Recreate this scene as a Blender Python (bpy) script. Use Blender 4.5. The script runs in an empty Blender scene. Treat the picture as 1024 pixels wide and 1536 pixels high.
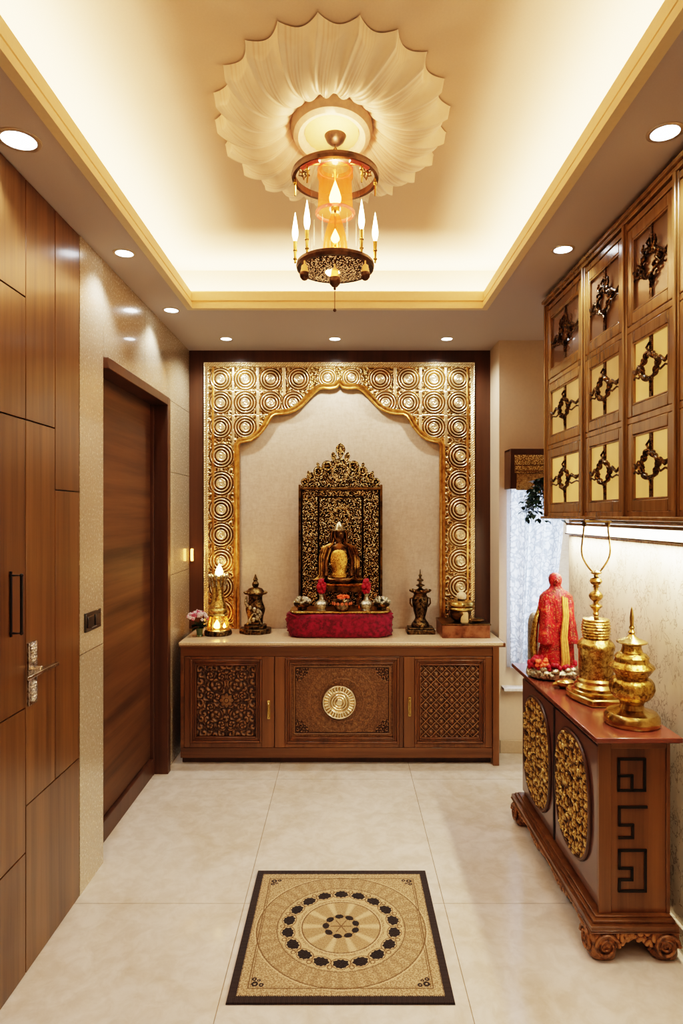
import bpy, bmesh, math, random
import numpy as np
from mathutils import Vector, Matrix
random.seed(7)
PI = math.pi
scene = bpy.context.scene
COL = scene.collection
ROOTLOC = {}
EYE = 1.57

# ------------------------------------------------------------------ objects
def tag(o, label=None, cat=None, group=None, kind=None):
    if label: o['label'] = label
    if cat: o['category'] = cat
    if group: o['group'] = group
    if kind: o['kind'] = kind
    return o

def thing(name, label, cat, loc, group=None):
    o = bpy.data.objects.new(name, None)
    o.empty_display_size = 0.05
    COL.objects.link(o)
    o.location = loc
    ROOTLOC[o.name] = Vector(loc)
    return tag(o, label, cat, group)

def origin_of(parent):
    if parent is None: return Vector((0, 0, 0))
    p = parent
    while p.parent: p = p.parent
    return ROOTLOC.get(p.name, Vector((0, 0, 0)))

def link_mesh(name, me, mat, parent, bevel=None, sharp=38):
    o = bpy.data.objects.new(name, me)
    COL.objects.link(o)
    if parent is not None: o.parent = parent
    if mat is not None: me.materials.append(mat)
    if sharp is not None:
        me.polygons.foreach_set('use_smooth', [True]*len(me.polygons))
        try: me.set_sharp_from_angle(angle=math.radians(sharp))
        except Exception: pass
    if bevel:
        m = o.modifiers.new('bevel', 'BEVEL'); m.width = bevel; m.segments = 2
        m.limit_method = 'ANGLE'; m.angle_limit = math.radians(38)
        m.harden_normals = False
    return o

class MB:
    def __init__(s): s.v = []; s.f = []
    def add(s, vs, fs):
        n = len(s.v); s.v += [tuple(map(float, v)) for v in vs]; s.f += [tuple(i+n for i in f) for f in fs]; return s
    def box(s, x0, x1, y0, y1, z0, z1):
        vs = [(x0,y0,z0),(x1,y0,z0),(x1,y1,z0),(x0,y1,z0),(x0,y0,z1),(x1,y0,z1),(x1,y1,z1),(x0,y1,z1)]
        return s.add(vs, [(3,2,1,0),(4,5,6,7),(0,1,5,4),(1,2,6,5),(2,3,7,6),(3,0,4,7)])
    def lathe(s, prof, cx, cy, seg=40, sx=1, sy=1, z0=0, flute=0, nfl=0, fz=None, cap=True):
        vs = []; fs = []
        m = len(prof)
        for k, (r, z) in enumerate(prof):
            for i in range(seg):
                a = 2*PI*i/seg
                rr = r
                if nfl and fz and fz[0] <= z <= fz[1]:
                    t = math.sin(PI*(z-fz[0])/(fz[1]-fz[0]))
                    rr = r*(1+flute*t*(abs(math.cos(nfl*a/2))-.5))
                vs.append((cx+rr*math.cos(a)*sx, cy+rr*math.sin(a)*sy, z0+z))
        for k in range(m-1):
            for i in range(seg):
                j = (i+1) % seg
                fs.append((k*seg+i, k*seg+j, (k+1)*seg+j, (k+1)*seg+i))
        if cap and prof[0][0] > 1e-6: fs.append(tuple(reversed(range(seg))))
        if cap and prof[-1][0] > 1e-6: fs.append(tuple(range((m-1)*seg, m*seg)))
        return s.add(vs, fs)
    def tube(s, pts, r, seg=8, closed=False, flat=None):
        pts = [Vector(p) for p in pts]; n = len(pts)
        vs = []; fs = []
        up = Vector((0.13, 0.21, 0.97)).normalized(); prev = None
        for i, p in enumerate(pts):
            if closed: t = pts[(i+1) % n]-pts[i-1]
            else: t = pts[min(i+1, n-1)]-pts[max(i-1, 0)]
            if t.length < 1e-9: t = Vector((0, 0, 1))
            t.normalize()
            if prev is None:
                a = t.cross(up)
                if a.length < 1e-3: a = t.cross(Vector((1, 0, 0)))
            else:
                a = prev - t*prev.dot(t)
            a.normalize(); prev = a.copy(); b = t.cross(a)
            rr = r[i] if isinstance(r, (list, tuple)) else r
            for k in range(seg):
                an = 2*PI*k/seg
                vs.append(p+a*(rr*math.cos(an))+b*(rr*math.sin(an)))
        if flat:
            ax, f = flat
            for i in range(n):
                for k in range(seg):
                    w = vs[i*seg+k]; w[ax] = pts[i][ax]+(w[ax]-pts[i][ax])*f
        m = n if closed else n-1
        for i in range(m):
            j = (i+1) % n
            for k in range(seg):
                l = (k+1) % seg
                fs.append((i*seg+k, i*seg+l, j*seg+l, j*seg+k))
        if not closed:
            fs.append(tuple(reversed(range(seg)))); fs.append(tuple(range((n-1)*seg, n*seg)))
        return s.add(vs, fs)
    def ball(s, c, r, sc=(1, 1, 1), seg=14, rings=9):
        vs = []; fs = []
        for i in range(1, rings):
            th = PI*i/rings
            for k in range(seg):
                a = 2*PI*k/seg
                vs.append((c[0]+r*sc[0]*math.sin(th)*math.cos(a), c[1]+r*sc[1]*math.sin(th)*math.sin(a), c[2]+r*sc[2]*math.cos(th)))
        top = len(vs); vs.append((c[0], c[1], c[2]+r*sc[2])); bot = len(vs); vs.append((c[0], c[1], c[2]-r*sc[2]))
        for i in range(rings-2):
            for k in range(seg):
                l = (k+1) % seg
                fs.append((i*seg+k, (i+1)*seg+k, (i+1)*seg+l, i*seg+l))
        for k in range(seg):
            l = (k+1) % seg
            fs.append((top, k, l)); fs.append((bot, (rings-2)*seg+l, (rings-2)*seg+k))
        return s.add(vs, fs)
    def prism(s, pts, axis, a0, a1):
        """pts 2-D outline; axis 0: (y,z) along x, 1: (x,z) along y, 2: (x,y) along z"""
        n = len(pts); vs = []
        for a in (a0, a1):
            for p in pts:
                vs.append({0: (a, p[0], p[1]), 1: (p[0], a, p[1]), 2: (p[0], p[1], a)}[axis])
        fs = [tuple(range(n)), tuple(reversed(range(n, 2*n)))]
        for i in range(n):
            j = (i+1) % n; fs.append((i, i+n, j+n, j))
        return s.add(vs, fs)
    def loft(s, secs, seg=32, cap=True):
        """secs: list of (cx,cy,z,fn(angle)->(dx,dy))"""
        vs = []; fs = []
        for (cx, cy, z, fn) in secs:
            for k in range(seg):
                dx, dy = fn(2*PI*k/seg); vs.append((cx+dx, cy+dy, z))
        m = len(secs)
        for i in range(m-1):
            for k in range(seg):
                l = (k+1) % seg
                fs.append((i*seg+k, i*seg+l, (i+1)*seg+l, (i+1)*seg+k))
        if cap: fs.append(tuple(reversed(range(seg)))); fs.append(tuple(range((m-1)*seg, m*seg)))
        return s.add(vs, fs)
    def frame(s, axis, a0, a1, u0, u1, v0, v1, w):
        """rectangular frame of four bars, w wide, between a0..a1 along axis"""
        def bx(u, U, v, V):
            if axis == 0: s.box(a0, a1, u, U, v, V)
            elif axis == 1: s.box(u, U, a0, a1, v, V)
            else: s.box(u, U, v, V, a0, a1)
        bx(u0, u0+w, v0, v1); bx(u1-w, u1, v0, v1); bx(u0+w, u1-w, v0, v0+w); bx(u0+w, u1-w, v1-w, v1)
        return s
    def ringsweep(s, loop, prof):
        """loop: closed list of (point, outward normal, up); prof: closed list of (n, u)"""
        n = len(loop); m = len(prof); vs = []; fs = []
        for (p, nn, uu) in loop:
            for (a, b) in prof: vs.append(Vector(p)+Vector(nn)*a+Vector(uu)*b)
        for i in range(n):
            j = (i+1) % n
            for k in range(m):
                l = (k+1) % m
                fs.append((i*m+k, i*m+l, j*m+l, j*m+k))
        return s.add(vs, fs)
    def build(s, name, mat, parent=None, bevel=None, sharp=38, recalc=True):
        o0 = origin_of(parent)
        me = bpy.data.meshes.new(name)
        me.from_pydata([(v[0]-o0[0], v[1]-o0[1], v[2]-o0[2]) for v in s.v], [], s.f)
        if recalc:
            bm = bmesh.new(); bm.from_mesh(me)
            bmesh.ops.recalc_face_normals(bm, faces=bm.faces); bm.to_mesh(me); bm.free()
        me.update()
        return link_mesh(name, me, mat, parent, bevel, sharp)

def copy_tree(o, parent=None):
    c = o.copy(); COL.objects.link(c)
    if parent is not None: c.parent = parent
    else: ROOTLOC[c.name] = Vector(o.location)
    for ch in [x for x in bpy.data.objects if x.parent == o]:
        copy_tree(ch, c)
    return c

def structure(o, **k):
    o['kind'] = 'structure'
    return o

# ------------------------------------------------------------------ numpy noise
def hsh(i, j, s):
    n = (i.astype(np.int64)*374761393 + j.astype(np.int64)*668265263 + s*982451653) & 0xffffffff
    n = ((n ^ (n >> 13))*1274126177) & 0xffffffff
    n = (n ^ (n >> 16)) & 0xffffffff
    return n/4294967295.0
def vnoise(u, v, s=0):
    i = np.floor(u); j = np.floor(v); a = u-i; b = v-j
    a = a*a*(3-2*a); b = b*b*(3-2*b)
    return (hsh(i, j, s)*(1-a)+hsh(i+1, j, s)*a)*(1-b)+(hsh(i, j+1, s)*(1-a)+hsh(i+1, j+1, s)*a)*b
def fbm(u, v, s=0, o=4):
    r = 0; amp = .5
    for k in range(o):
        r = r+amp*vnoise(u*2**k, v*2**k, s+k*17); amp *= .5
    return r/(1-.5**o)
def worley(u, v, s=0):
    i0 = np.floor(u); j0 = np.floor(v)
    f1 = np.full(u.shape, 9.0); f2 = np.full(u.shape, 9.0); idv = np.zeros(u.shape); ang = np.zeros(u.shape)
    for di in (-1, 0, 1):
        for dj in (-1, 0, 1):
            ii = i0+di; jj = j0+dj
            px = ii+.15+.7*hsh(ii, jj, s); py = jj+.15+.7*hsh(ii, jj, s+5)
            d = np.hypot(u-px, v-py)
            c = d < f1
            f2 = np.where(c, f1, np.minimum(f2, d))
            idv = np.where(c, hsh(ii, jj, s+9), idv)
            ang = np.where(c, np.arctan2(v-py, u-px), ang)
            f1 = np.where(c, d, f1)
    return f1, f2, idv, ang
def scrolls(u, v, s=0, turns=2.2):
    """filigree: spiral curls, one in each cell"""
    f1, f2, idv, ang = worley(u, v, s)
    sgn = np.where(idv > .5, 1, -1)
    sp = .5+.5*np.cos(2*PI*(f1*turns) + sgn*ang + idv*6)
    edge = np.clip((f2-f1)*6, 0, 1)
    return sp**1.3*edge+(1-edge)*.25
def smooth(a, b, x):
    t = np.clip((x-a)/(b-a), 0, 1); return t*t*(3-2*t)

def gridobj(name, P, mat, parent=None, mask=None, attrs=None, sharp=None, flip=False):
    """P: (ny,nx,3) world positions"""
    ny, nx = P.shape[:2]
    o0 = origin_of(parent)
    V = (P-np.array(o0)).reshape(-1, 3)
    idx = np.arange(ny*nx).reshape(ny, nx)
    q = np.stack([idx[:-1, :-1], idx[:-1, 1:], idx[1:, 1:], idx[1:, :-1]], -1).reshape(-1, 4)
    if flip: q = q[:, ::-1]
    if mask is not None:
        m = mask[:-1, :-1] & mask[:-1, 1:] & mask[1:, 1:] & mask[1:, :-1]
        q = q[m.reshape(-1)]
    used = np.zeros(ny*nx, bool); used[q.reshape(-1)] = True
    remap = np.cumsum(used)-1
    V = V[used]; q = remap[q]
    me = bpy.data.meshes.new(name)
    me.vertices.add(len(V)); me.vertices.foreach_set('co', V.astype(np.float32).reshape(-1))
    me.loops.add(q.size); me.loops.foreach_set('vertex_index', q.astype(np.int32).reshape(-1))
    me.polygons.add(len(q)); me.polygons.foreach_set('loop_start', np.arange(0, q.size, 4, dtype=np.int32))
    me.update(calc_edges=True)
    me.polygons.foreach_set('use_smooth', np.ones(len(q), bool))
    if attrs:
        for k, a in attrs.items():
            if a.ndim == 2:
                at = me.attributes.new(k, 'FLOAT', 'POINT'); at.data.foreach_set('value', a.reshape(-1)[used].astype(np.float32))
            else:
                at = me.attributes.new(k, 'FLOAT_COLOR', 'POINT')
                c = np.concatenate([a.reshape(-1, 3)[used], np.ones((used.sum(), 1))], 1)
                at.data.foreach_set('color', c.astype(np.float32).reshape(-1))
    me.validate()
    return link_mesh(name, me, mat, parent, None, None)

# ------------------------------------------------------------------ materials
class NT:
    def __init__(s, name):
        s.m = bpy.data.materials.new(name); s.m.use_nodes = True
        s.t = s.m.node_tree; s.t.nodes.clear()
        s.out = s.t.nodes.new('ShaderNodeOutputMaterial')
        s.b = s.t.nodes.new('ShaderNodeBsdfPrincipled')
        s.t.links.new(s.b.outputs[0], s.out.inputs[0])
    def n(s, typ, **k):
        x = s.t.nodes.new(typ)
        for a, v in k.items(): setattr(x, a, v)
        return x
    def l(s, a, b): s.t.links.new(a, b)
    def coords(s, scale=(1, 1, 1), rot=(0, 0, 0), kind='Object'):
        c = s.n('ShaderNodeTexCoord'); m = s.n('ShaderNodeMapping')
        s.l(c.outputs[kind], m.inputs[0]); m.inputs['Scale'].default_value = scale; m.inputs['Rotation'].default_value = rot
        return m.outputs[0]
    def noise(s, vec, scale, detail=4, rough=.55, dist=0):
        x = s.n('ShaderNodeTexNoise'); s.l(vec, x.inputs['Vector'])
        x.inputs['Scale'].default_value = scale; x.inputs['Detail'].default_value = detail
        x.inputs['Roughness'].default_value = rough; x.inputs['Distortion'].default_value = dist
        return x.outputs['Fac']
    def ramp(s, fac, stops, interp='LINEAR'):
        r = s.n('ShaderNodeValToRGB'); s.l(fac, r.inputs[0]); e = r.color_ramp.elements
        r.color_ramp.interpolation = interp
        while len(e) < len(stops): e.new(.5)
        for k, (p, c) in enumerate(stops):
            e[k].position = p; e[k].color = (*c, 1) if len(c) == 3 else c
        return r.outputs[0]
    def math(s, op, a, b=None, c=None):
        x = s.n('ShaderNodeMath', operation=op)
        for i, q in enumerate((a, b, c)):
            if q is None: continue
            if isinstance(q, (int, float)): x.inputs[i].default_value = q
            else: s.l(q, x.inputs[i])
        return x.outputs[0]
    def mix(s, fac, a, b, blend='MIX'):
        x = s.n('ShaderNodeMix', data_type='RGBA', blend_type=blend)
        for i, q in ((0, fac), (6, a), (7, b)):
            if isinstance(q, (int, float)): x.inputs[i].default_value = q
            elif isinstance(q, tuple): x.inputs[i].default_value = (*q, 1)
            else: s.l(q, x.inputs[i])
        return x.outputs[2]
    def bump(s, h, strength=.3, dist=.01):
        x = s.n('ShaderNodeBump'); s.l(h, x.inputs['Height'])
        x.inputs['Strength'].default_value = strength; x.inputs['Distance'].default_value = dist
        s.l(x.outputs[0], s.b.inputs['Normal']); return x
    def set(s, **k):
        names = {'color': 'Base Color', 'rough': 'Roughness', 'metal': 'Metallic', 'coat': 'Coat Weight', 'coatr': 'Coat Roughness',
                 'emis': 'Emission Color', 'emis_s': 'Emission Strength', 'sheen': 'Sheen Weight', 'spec': 'Specular IOR Level',
                 'trans': 'Transmission Weight', 'ior': 'IOR', 'alpha': 'Alpha', 'aniso': 'Anisotropic'}
        for a, v in k.items():
            i = s.b.inputs[names[a]]
            if isinstance(v, tuple): i.default_value = (*v, 1)
            elif isinstance(v, (int, float)): i.default_value = v
            else: s.l(v, i)
        return s

def srgb(r, g, b):
    f = lambda c: (c/255/12.92) if c/255 <= .04045 else ((c/255+.055)/1.055)**2.4
    return (f(r), f(g), f(b))

def wood(name, dark, light, axis=2, rough=.32, fine=1.0, coat=.25, var=.25):
    m = NT(name)
    sc = [26*fine]*3; sc[axis] = .9*fine
    v = m.coords(tuple(sc))
    oi = m.n('ShaderNodeObjectInfo')
    add = m.n('ShaderNodeVectorMath', operation='ADD'); m.l(v, add.inputs[0])
    cmb = m.n('ShaderNodeCombineXYZ'); rr = m.math('MULTIPLY', oi.outputs['Random'], 37.0)
    for i in range(3): m.l(rr, cmb.inputs[i])
    m.l(cmb.outputs[0], add.inputs[1]); v = add.outputs[0]
    n1 = m.noise(v, 1.0, 5, .6, .4); n2 = m.noise(v, .22, 3, .5, .8); n3 = m.noise(v, 5.0, 3, .6)
    f = m.math('ADD', m.math('MULTIPLY', n1, .45), m.math('ADD', m.math('MULTIPLY', n2, .45), m.math('MULTIPLY', n3, .12)))
    c = m.ramp(f, [(.36, dark), (.50, tuple((a+b)/2 for a, b in zip(dark, light))), (.64, light)])
    br = m.math('ADD', 1-var/2, m.math('MULTIPLY', oi.outputs['Random'], var))
    hs = m.n('ShaderNodeHueSaturation'); m.l(c, hs.inputs['Color']); hs.inputs['Hue'].default_value = .507; hs.inputs['Saturation'].default_value = 1.03; m.l(br, hs.inputs['Value'])
    m.set(color=hs.outputs[0], rough=rough, coat=coat, coatr=.15)
    m.bump(n3, .06, .004)
    return m.m

def metal(name, dark, light, rough=.28, scale=40, bump=.25, metalv=1.0, worn=.5):
    m = NT(name); v = m.coords()
    n = m.noise(v, scale, 4, .6, .3); n2 = m.noise(v, scale*3.1, 3, .6)
    c = m.ramp(n, [(worn-.16, dark), (worn+.1, light)])
    m.set(color=c, rough=m.math('ADD', rough-.08, m.math('MULTIPLY', n2, .2)), metal=metalv)
    if bump: m.bump(m.math('ADD', n, m.math('MULTIPLY', n2, .5)), bump, .004)
    return m.m

def plain(name, col, rough=.5, metalv=0, emis=None, es=0, bump=0, scale=60, coat=0, var=.08, sheen=0):
    m = NT(name); v = m.coords(); n = m.noise(v, scale, 3)
    a = tuple(c*(1-var) for c in col); b = tuple(min(1, c*(1+var)) for c in col)
    m.set(color=m.ramp(n, [(.35, a), (.65, b)]), rough=rough, metal=metalv, coat=coat, sheen=sheen)
    if emis: m.set(emis=emis, emis_s=es)
    if bump: m.bump(n, bump, .004)
    return m.m

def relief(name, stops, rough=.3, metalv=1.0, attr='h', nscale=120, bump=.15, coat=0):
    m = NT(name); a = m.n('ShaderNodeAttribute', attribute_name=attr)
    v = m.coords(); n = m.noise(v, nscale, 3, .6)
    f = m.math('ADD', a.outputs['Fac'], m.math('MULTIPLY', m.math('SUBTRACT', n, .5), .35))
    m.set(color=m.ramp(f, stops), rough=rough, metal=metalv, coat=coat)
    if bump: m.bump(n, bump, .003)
    return m.m

def glassy(name, tint, alpha_trans=.75, rough=.05, emis=None, es=0):
    """thin glass: mix of tinted transparency and gloss"""
    m = NT(name); t = m.t; t.nodes.remove(m.b)
    tr = m.n('ShaderNodeBsdfTransparent'); tr.inputs[0].default_value = (*tint, 1)
    gl = m.n('ShaderNodeBsdfGlossy'); gl.inputs['Roughness'].default_value = rough
    df = m.n('ShaderNodeBsdfDiffuse'); df.inputs[0].default_value = (*tint, 1)
    lw = m.n('ShaderNodeLayerWeight'); lw.inputs[0].default_value = .5; frv = m.math('ADD', .035, m.math('MULTIPLY', m.math('POWER', lw.outputs['Facing'], 5.0), .35))
    m1 = m.n('ShaderNodeMixShader'); m1.inputs[0].default_value = 1-alpha_trans
    m.l(tr.outputs[0], m1.inputs[1]); m.l(df.outputs[0], m1.inputs[2])
    m2 = m.n('ShaderNodeMixShader'); m.l(frv, m2.inputs[0]); m.l(m1.outputs[0], m2.inputs[1]); m.l(gl.outputs[0], m2.inputs[2])
    last = m2.outputs[0]
    if emis:
        em = m.n('ShaderNodeEmission'); em.inputs[0].default_value = (*emis, 1); em.inputs[1].default_value = es
        ad = m.n('ShaderNodeAddShader'); m.l(last, ad.inputs[0]); m.l(em.outputs[0], ad.inputs[1]); last = ad.outputs[0]
    m.l(last, m.out.inputs[0])
    return m.m

def emitter(name, col, s):
    m = NT(name); t = m.t; t.nodes.remove(m.b)
    em = m.n('ShaderNodeEmission'); em.inputs[0].default_value = (*col, 1); em.inputs[1].default_value = s
    m.l(em.outputs[0], m.out.inputs[0]); return m.m

def lamp(kind, name, loc, power, col, size=.05, size_y=None, target=None, spot=None, blend=.6):
    d = bpy.data.lights.new(name, kind); d.energy = power; d.color = col
    if kind == 'AREA':
        d.size = size
        if size_y: d.shape = 'RECTANGLE'; d.size_y = size_y
    else: d.shadow_soft_size = size
    if kind == 'SPOT': d.spot_size = math.radians(spot); d.spot_blend = blend
    o = bpy.data.objects.new(name, d); COL.objects.link(o); o.location = loc
    if target is not None:
        o.rotation_euler = (Vector(target)-Vector(loc)).to_track_quat('-Z', 'Y').to_euler()
    return o
# ================================================================== materials
M = {}
WD, WL = srgb(66, 43, 26), srgb(120, 86, 54)
M['wood_v'] = wood('walnut_veneer_vertical', WD, WL, 2, .30, 1.0, .3, .2)
M['wood_h'] = wood('walnut_veneer_horizontal', srgb(52, 33, 20), srgb(108, 73, 46), 1, .55, .8, .0, .05)
M['wood_cab'] = wood('teak_cabinet_wood', srgb(76, 46, 26), srgb(122, 80, 48), 0, .38, 1.2, .2, .1)
M['wood_cab_v'] = wood('teak_cabinet_wood_vertical', srgb(76, 46, 26), srgb(122, 80, 48), 2, .38, 1.2, .2, .1)
M['wood_dark'] = wood('dark_brown_frame_wood', srgb(60, 38, 26), srgb(88, 57, 40), 2, .42, .7, .1, .05)
M['wood_upper'] = wood('golden_teak', srgb(92, 66, 38), srgb(142, 106, 64), 2, .25, 1.0, .5, .08)
M['wood_red'] = wood('reddish_console_wood', srgb(90, 46, 40), srgb(118, 62, 52), 1, .2, .7, .5, .05)
M['wood_con'] = wood('console_side_wood', srgb(78, 48, 28), srgb(122, 82, 50), 2, .3, .8, .3, .05)
M['seam'] = plain('dark_seam', (.012, .007, .004), .8)
M['soffit'] = plain('warm_plaster_soffit', srgb(204, 192, 184), .8, bump=.03, scale=200, var=.02)
M['ceil'] = plain('warm_plaster_ceiling', srgb(226, 206, 182), .8, bump=.03, scale=150, var=.02)
M['lip'] = plain('cream_moulding', srgb(240, 216, 172), .5, var=.02)
M['wallp'] = plain('beige_wall_paint', srgb(220, 200, 172), .75, var=.02)
M['base'] = plain('baseboard_stone', srgb(196, 176, 146), .4, var=.05)
M['black'] = plain('black_metal', (.012, .01, .009), .35, .4)
M['blackpl'] = plain('black_glass_plate', (.01, .009, .008), .12, 0, coat=1)

def tile_mat():
    m = NT('champagne_wall_tile'); v = m.coords()
    n1 = m.noise(v, 3.2, 4, .6, .5); 
    vx = m.n('ShaderNodeTexVoronoi'); m.l(v, vx.inputs['Vector']); vx.inputs['Scale'].default_value = 150
    n2 = m.noise(v, 90, 4, .7)
    wv = m.coords((170, 170, 420)); n3 = m.noise(wv, 1.0, 2, .5)
    f = m.math('ADD', m.math('MULTIPLY', n2, .5), m.math('MULTIPLY', n3, .5))
    c = m.ramp(f, [(.36, srgb(172, 154, 126)), (.52, srgb(208, 193, 164)), (.68, srgb(238, 228, 206))])
    c2 = m.mix(m.math('MULTIPLY', n1, .5), c, srgb(196, 176, 140))
    m.set(color=c2, rough=m.math('ADD', .12, m.math('MULTIPLY', n2, .25)), metal=.25, coat=.6, coatr=.05)
    m.bump(f, .06, .002)
    return m.m
M['tile'] = tile_mat()

def floor_mat():
    m = NT('cream_marble_floor'); v = m.coords()
    n1 = m.noise(v, 2.2, 6, .6, 1.2); n2 = m.noise(v, 14, 5, .65, .6)
    c = m.ramp(n1, [(.35, srgb(208, 194, 170)), (.5, srgb(222, 213, 196)), (.65, srgb(232, 225, 211))])
    c = m.mix(.35, c, m.ramp(n2, [(.4, srgb(196, 178, 150)), (.6, srgb(228, 218, 200))]))
    m.set(color=c, rough=m.math('ADD', .07, m.math('MULTIPLY', n2, .1)), spec=.5)
    m.bump(n1, .02, .01)
    return m.m
M['floor'] = floor_mat()
M['grout'] = plain('tan_grout', srgb(176, 152, 116), .6)

def marble_wall_mat():
    m = NT('crackled_marble_wall'); v = m.coords((1, 1, .62))
    n = m.noise(v, 5, 4, .6)
    w = m.n('ShaderNodeVectorMath', operation='SCALE'); 
    d = m.n('ShaderNodeTexNoise'); m.l(v, d.inputs['Vector']); d.inputs['Scale'].default_value = 9; d.inputs['Detail'].default_value = 4
    m.l(d.outputs['Color'], w.inputs[0]); w.inputs['Scale'].default_value = .22
    ad = m.n('ShaderNodeVectorMath', operation='ADD'); m.l(v, ad.inputs[0]); m.l(w.outputs[0], ad.inputs[1])
    def vein(sc, wd):
        vo = m.n('ShaderNodeTexVoronoi', feature='DISTANCE_TO_EDGE'); m.l(ad.outputs[0], vo.inputs['Vector']); vo.inputs['Scale'].default_value = sc
        return m.math('LESS_THAN', vo.outputs['Distance'], wd)
    gate = m.math('GREATER_THAN', m.noise(v, 17, 3), .47)
    ve = m.math('MULTIPLY', m.math('MAXIMUM', vein(13, .016), vein(30, .03)), gate)
    c = m.ramp(n, [(.35, srgb(206, 192, 168)), (.6, srgb(228, 217, 196))])
    m.set(color=m.mix(m.math('MULTIPLY', ve, .6), c, srgb(118, 98, 72)), rough=.3, coat=.2)
    return m.m
M['marble'] = marble_wall_mat()

def niche_mat():
    m = NT('beige_textured_plaster'); v = m.coords()
    n1 = m.noise(v, 5, 5, .6, .4); n2 = m.noise(m.coords((60, 60, 25)), 1, 4, .6, .8); n3 = m.noise(m.coords((25, 60, 70)), 1, 4, .6, .8)
    f = m.math('ADD', m.math('MULTIPLY', n2, .5), m.math('MULTIPLY', n3, .5))
    c = m.ramp(f, [(.38, srgb(196, 176, 150)), (.62, srgb(216, 200, 176))])
    m.set(color=m.mix(m.math('MULTIPLY', n1, .4), c, srgb(186, 168, 142)), rough=.6)
    m.bump(f, .08, .003)
    return m.m
M['niche'] = niche_mat()

# ================================================================== room shell
H = 2.72
HU = 3.0
XL, XR = -1.09, 1.22
f = MB(); f.box(-1.35, 2.0, -1.3, 4.6, -.06, -.004)
structure(f.build('floor', M['grout'], sharp=None))
f = MB(); g = .0014
xs = [-1.35, -.405, .40, 1.205, 2.0]; ys = [-1.3, 1.358, 2.558, 3.758, 4.6]
for i in range(4):
    for j in range(4):
        f.box(xs[i]+g, xs[i+1]-g, ys[j]+g, ys[j+1]-g, -.02, 0)
structure(f.build('floor', M['floor'], sharp=None))

cx0, cx1, cy0, cy1 = -.845, .762, -.4, 3.51
c = MB()
c.box(-1.35, cx0-.02, -1.3, 4.6, H, H+.04); c.box(cx1+.02, 2.0, -1.3, 4.6, H, H+.04)
c.box(cx0-.02, cx1+.02, cy1+.02, 4.6, H, H+.04); c.box(cx0-.02, cx1+.02, -1.3, cy0-.02, H, H+.04)
structure(c.build('ceiling', M['soffit'], sharp=None))
c = MB(); o = .20
c.box(cx0-o-.05, cx1+o+.05, cy0-o-.05, cy1+o+.05, HU, HU+.04)
c.box(cx0-o-.05, cx0-o, cy0-o, cy1+o, H+.04, HU); c.box(cx1+o, cx1+o+.05, cy0-o, cy1+o, H+.04, HU)
c.box(cx0-o-.05, cx1+o+.05, cy1+o, cy1+o+.05, H+.04, HU); c.box(cx0-o-.05, cx1+o+.05, cy0-o-.05, cy0-o, H+.04, HU)
structure(c.build('ceiling', M['ceil'], sharp=None))
t = MB()
loop = [((cx0, cy0, H), (-1, -1, 0), (0, 0, 1)), ((cx1, cy0, H), (1, -1, 0), (0, 0, 1)),
        ((cx1, cy1, H), (1, 1, 0), (0, 0, 1)), ((cx0, cy1, H), (-1, 1, 0), (0, 0, 1))]
t.ringsweep(loop, [(0, -.006), (0, .024), (.016, .028), (.016, .036), (.006, .040), (.006, .086), (.014, .095), (.05, .095), (.05, .034), (.034, .034), (.034, -.006)])
structure(t.build('trim_1', M['lip'], sharp=30))

# left wall: champagne tiles around the door
w = MB(); k = .0016; X0, X1 = -1.125, XL
for (y0, y1, z0, z1) in [(2.605, 2.86, 0, .99), (2.605, 2.86, .99, H), (2.86, 3.455, 2.285, H), (3.455, 4.5, 2.285, H),
                         (3.885, 4.5, 0, 1.192), (3.885, 4.5, 1.192, 1.838), (3.885, 4.5, 1.838, 2.285)]:
    w.box(X0, X1, y0+k, y1-k, z0+(k if z0 else 0), z1-(k if z1 < H else 0))
structure(w.build('wall_left', M['tile'], sharp=None))
w = MB()
w.box(-1.35, -1.12, -1.3, 2.862, 0, H); w.box(-1.35, -1.12, 3.884, 4.6, 0, H); w.box(-1.35, -1.12, 2.862, 3.884, 2.284, H)
w.box(-1.35, -1.26, 2.862, 3.884, 0, 2.284)
structure(w.build('wall_left', M['wallp'], sharp=None))

# back wall with plaster niche
w = MB(); w.box(-1.12, 1.9, 4.46, 4.6, 0, H)
structure(w.build('wall_back', M['niche'], sharp=None))
w = MB()
w.box(1.018, 1.068, 4.18, 4.46, 0, H)
w.box(1.068, 1.95, 4.18, 4.27, 1.97, H); w.box(1.068, 1.95, 4.18, 4.27, 0, .56); w.box(1.55, 1.95, 4.18, 4.27, .56, 1.97)
w.box(1.95, 2.0, 3.37, 4.27, 0, H); w.box(1.30, 1.95, 3.37, 3.45, 0, H)
structure(w.build('wall_window', M['wallp'], sharp=None))
w = MB(); w.box(XR, 1.30, -1.3, 3.45, 0, H)
structure(w.build('wall_right', M['marble'], sharp=None))
w = MB(); w.box(-1.12, XR, -1.3, -1.2, 0, H)
structure(w.build('wall_front', M['wallp'], sharp=None))
b = MB(); b.box(1.022, 1.93, 4.166, 4.18, 0, .085)
structure(b.build('baseboard_right', M['base'], bevel=.003))
b = MB(); b.box(XR-.012, XR, -1.2, 3.45, 0, .085)
structure(b.build('baseboard_side', M['marble'], bevel=.003))

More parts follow.
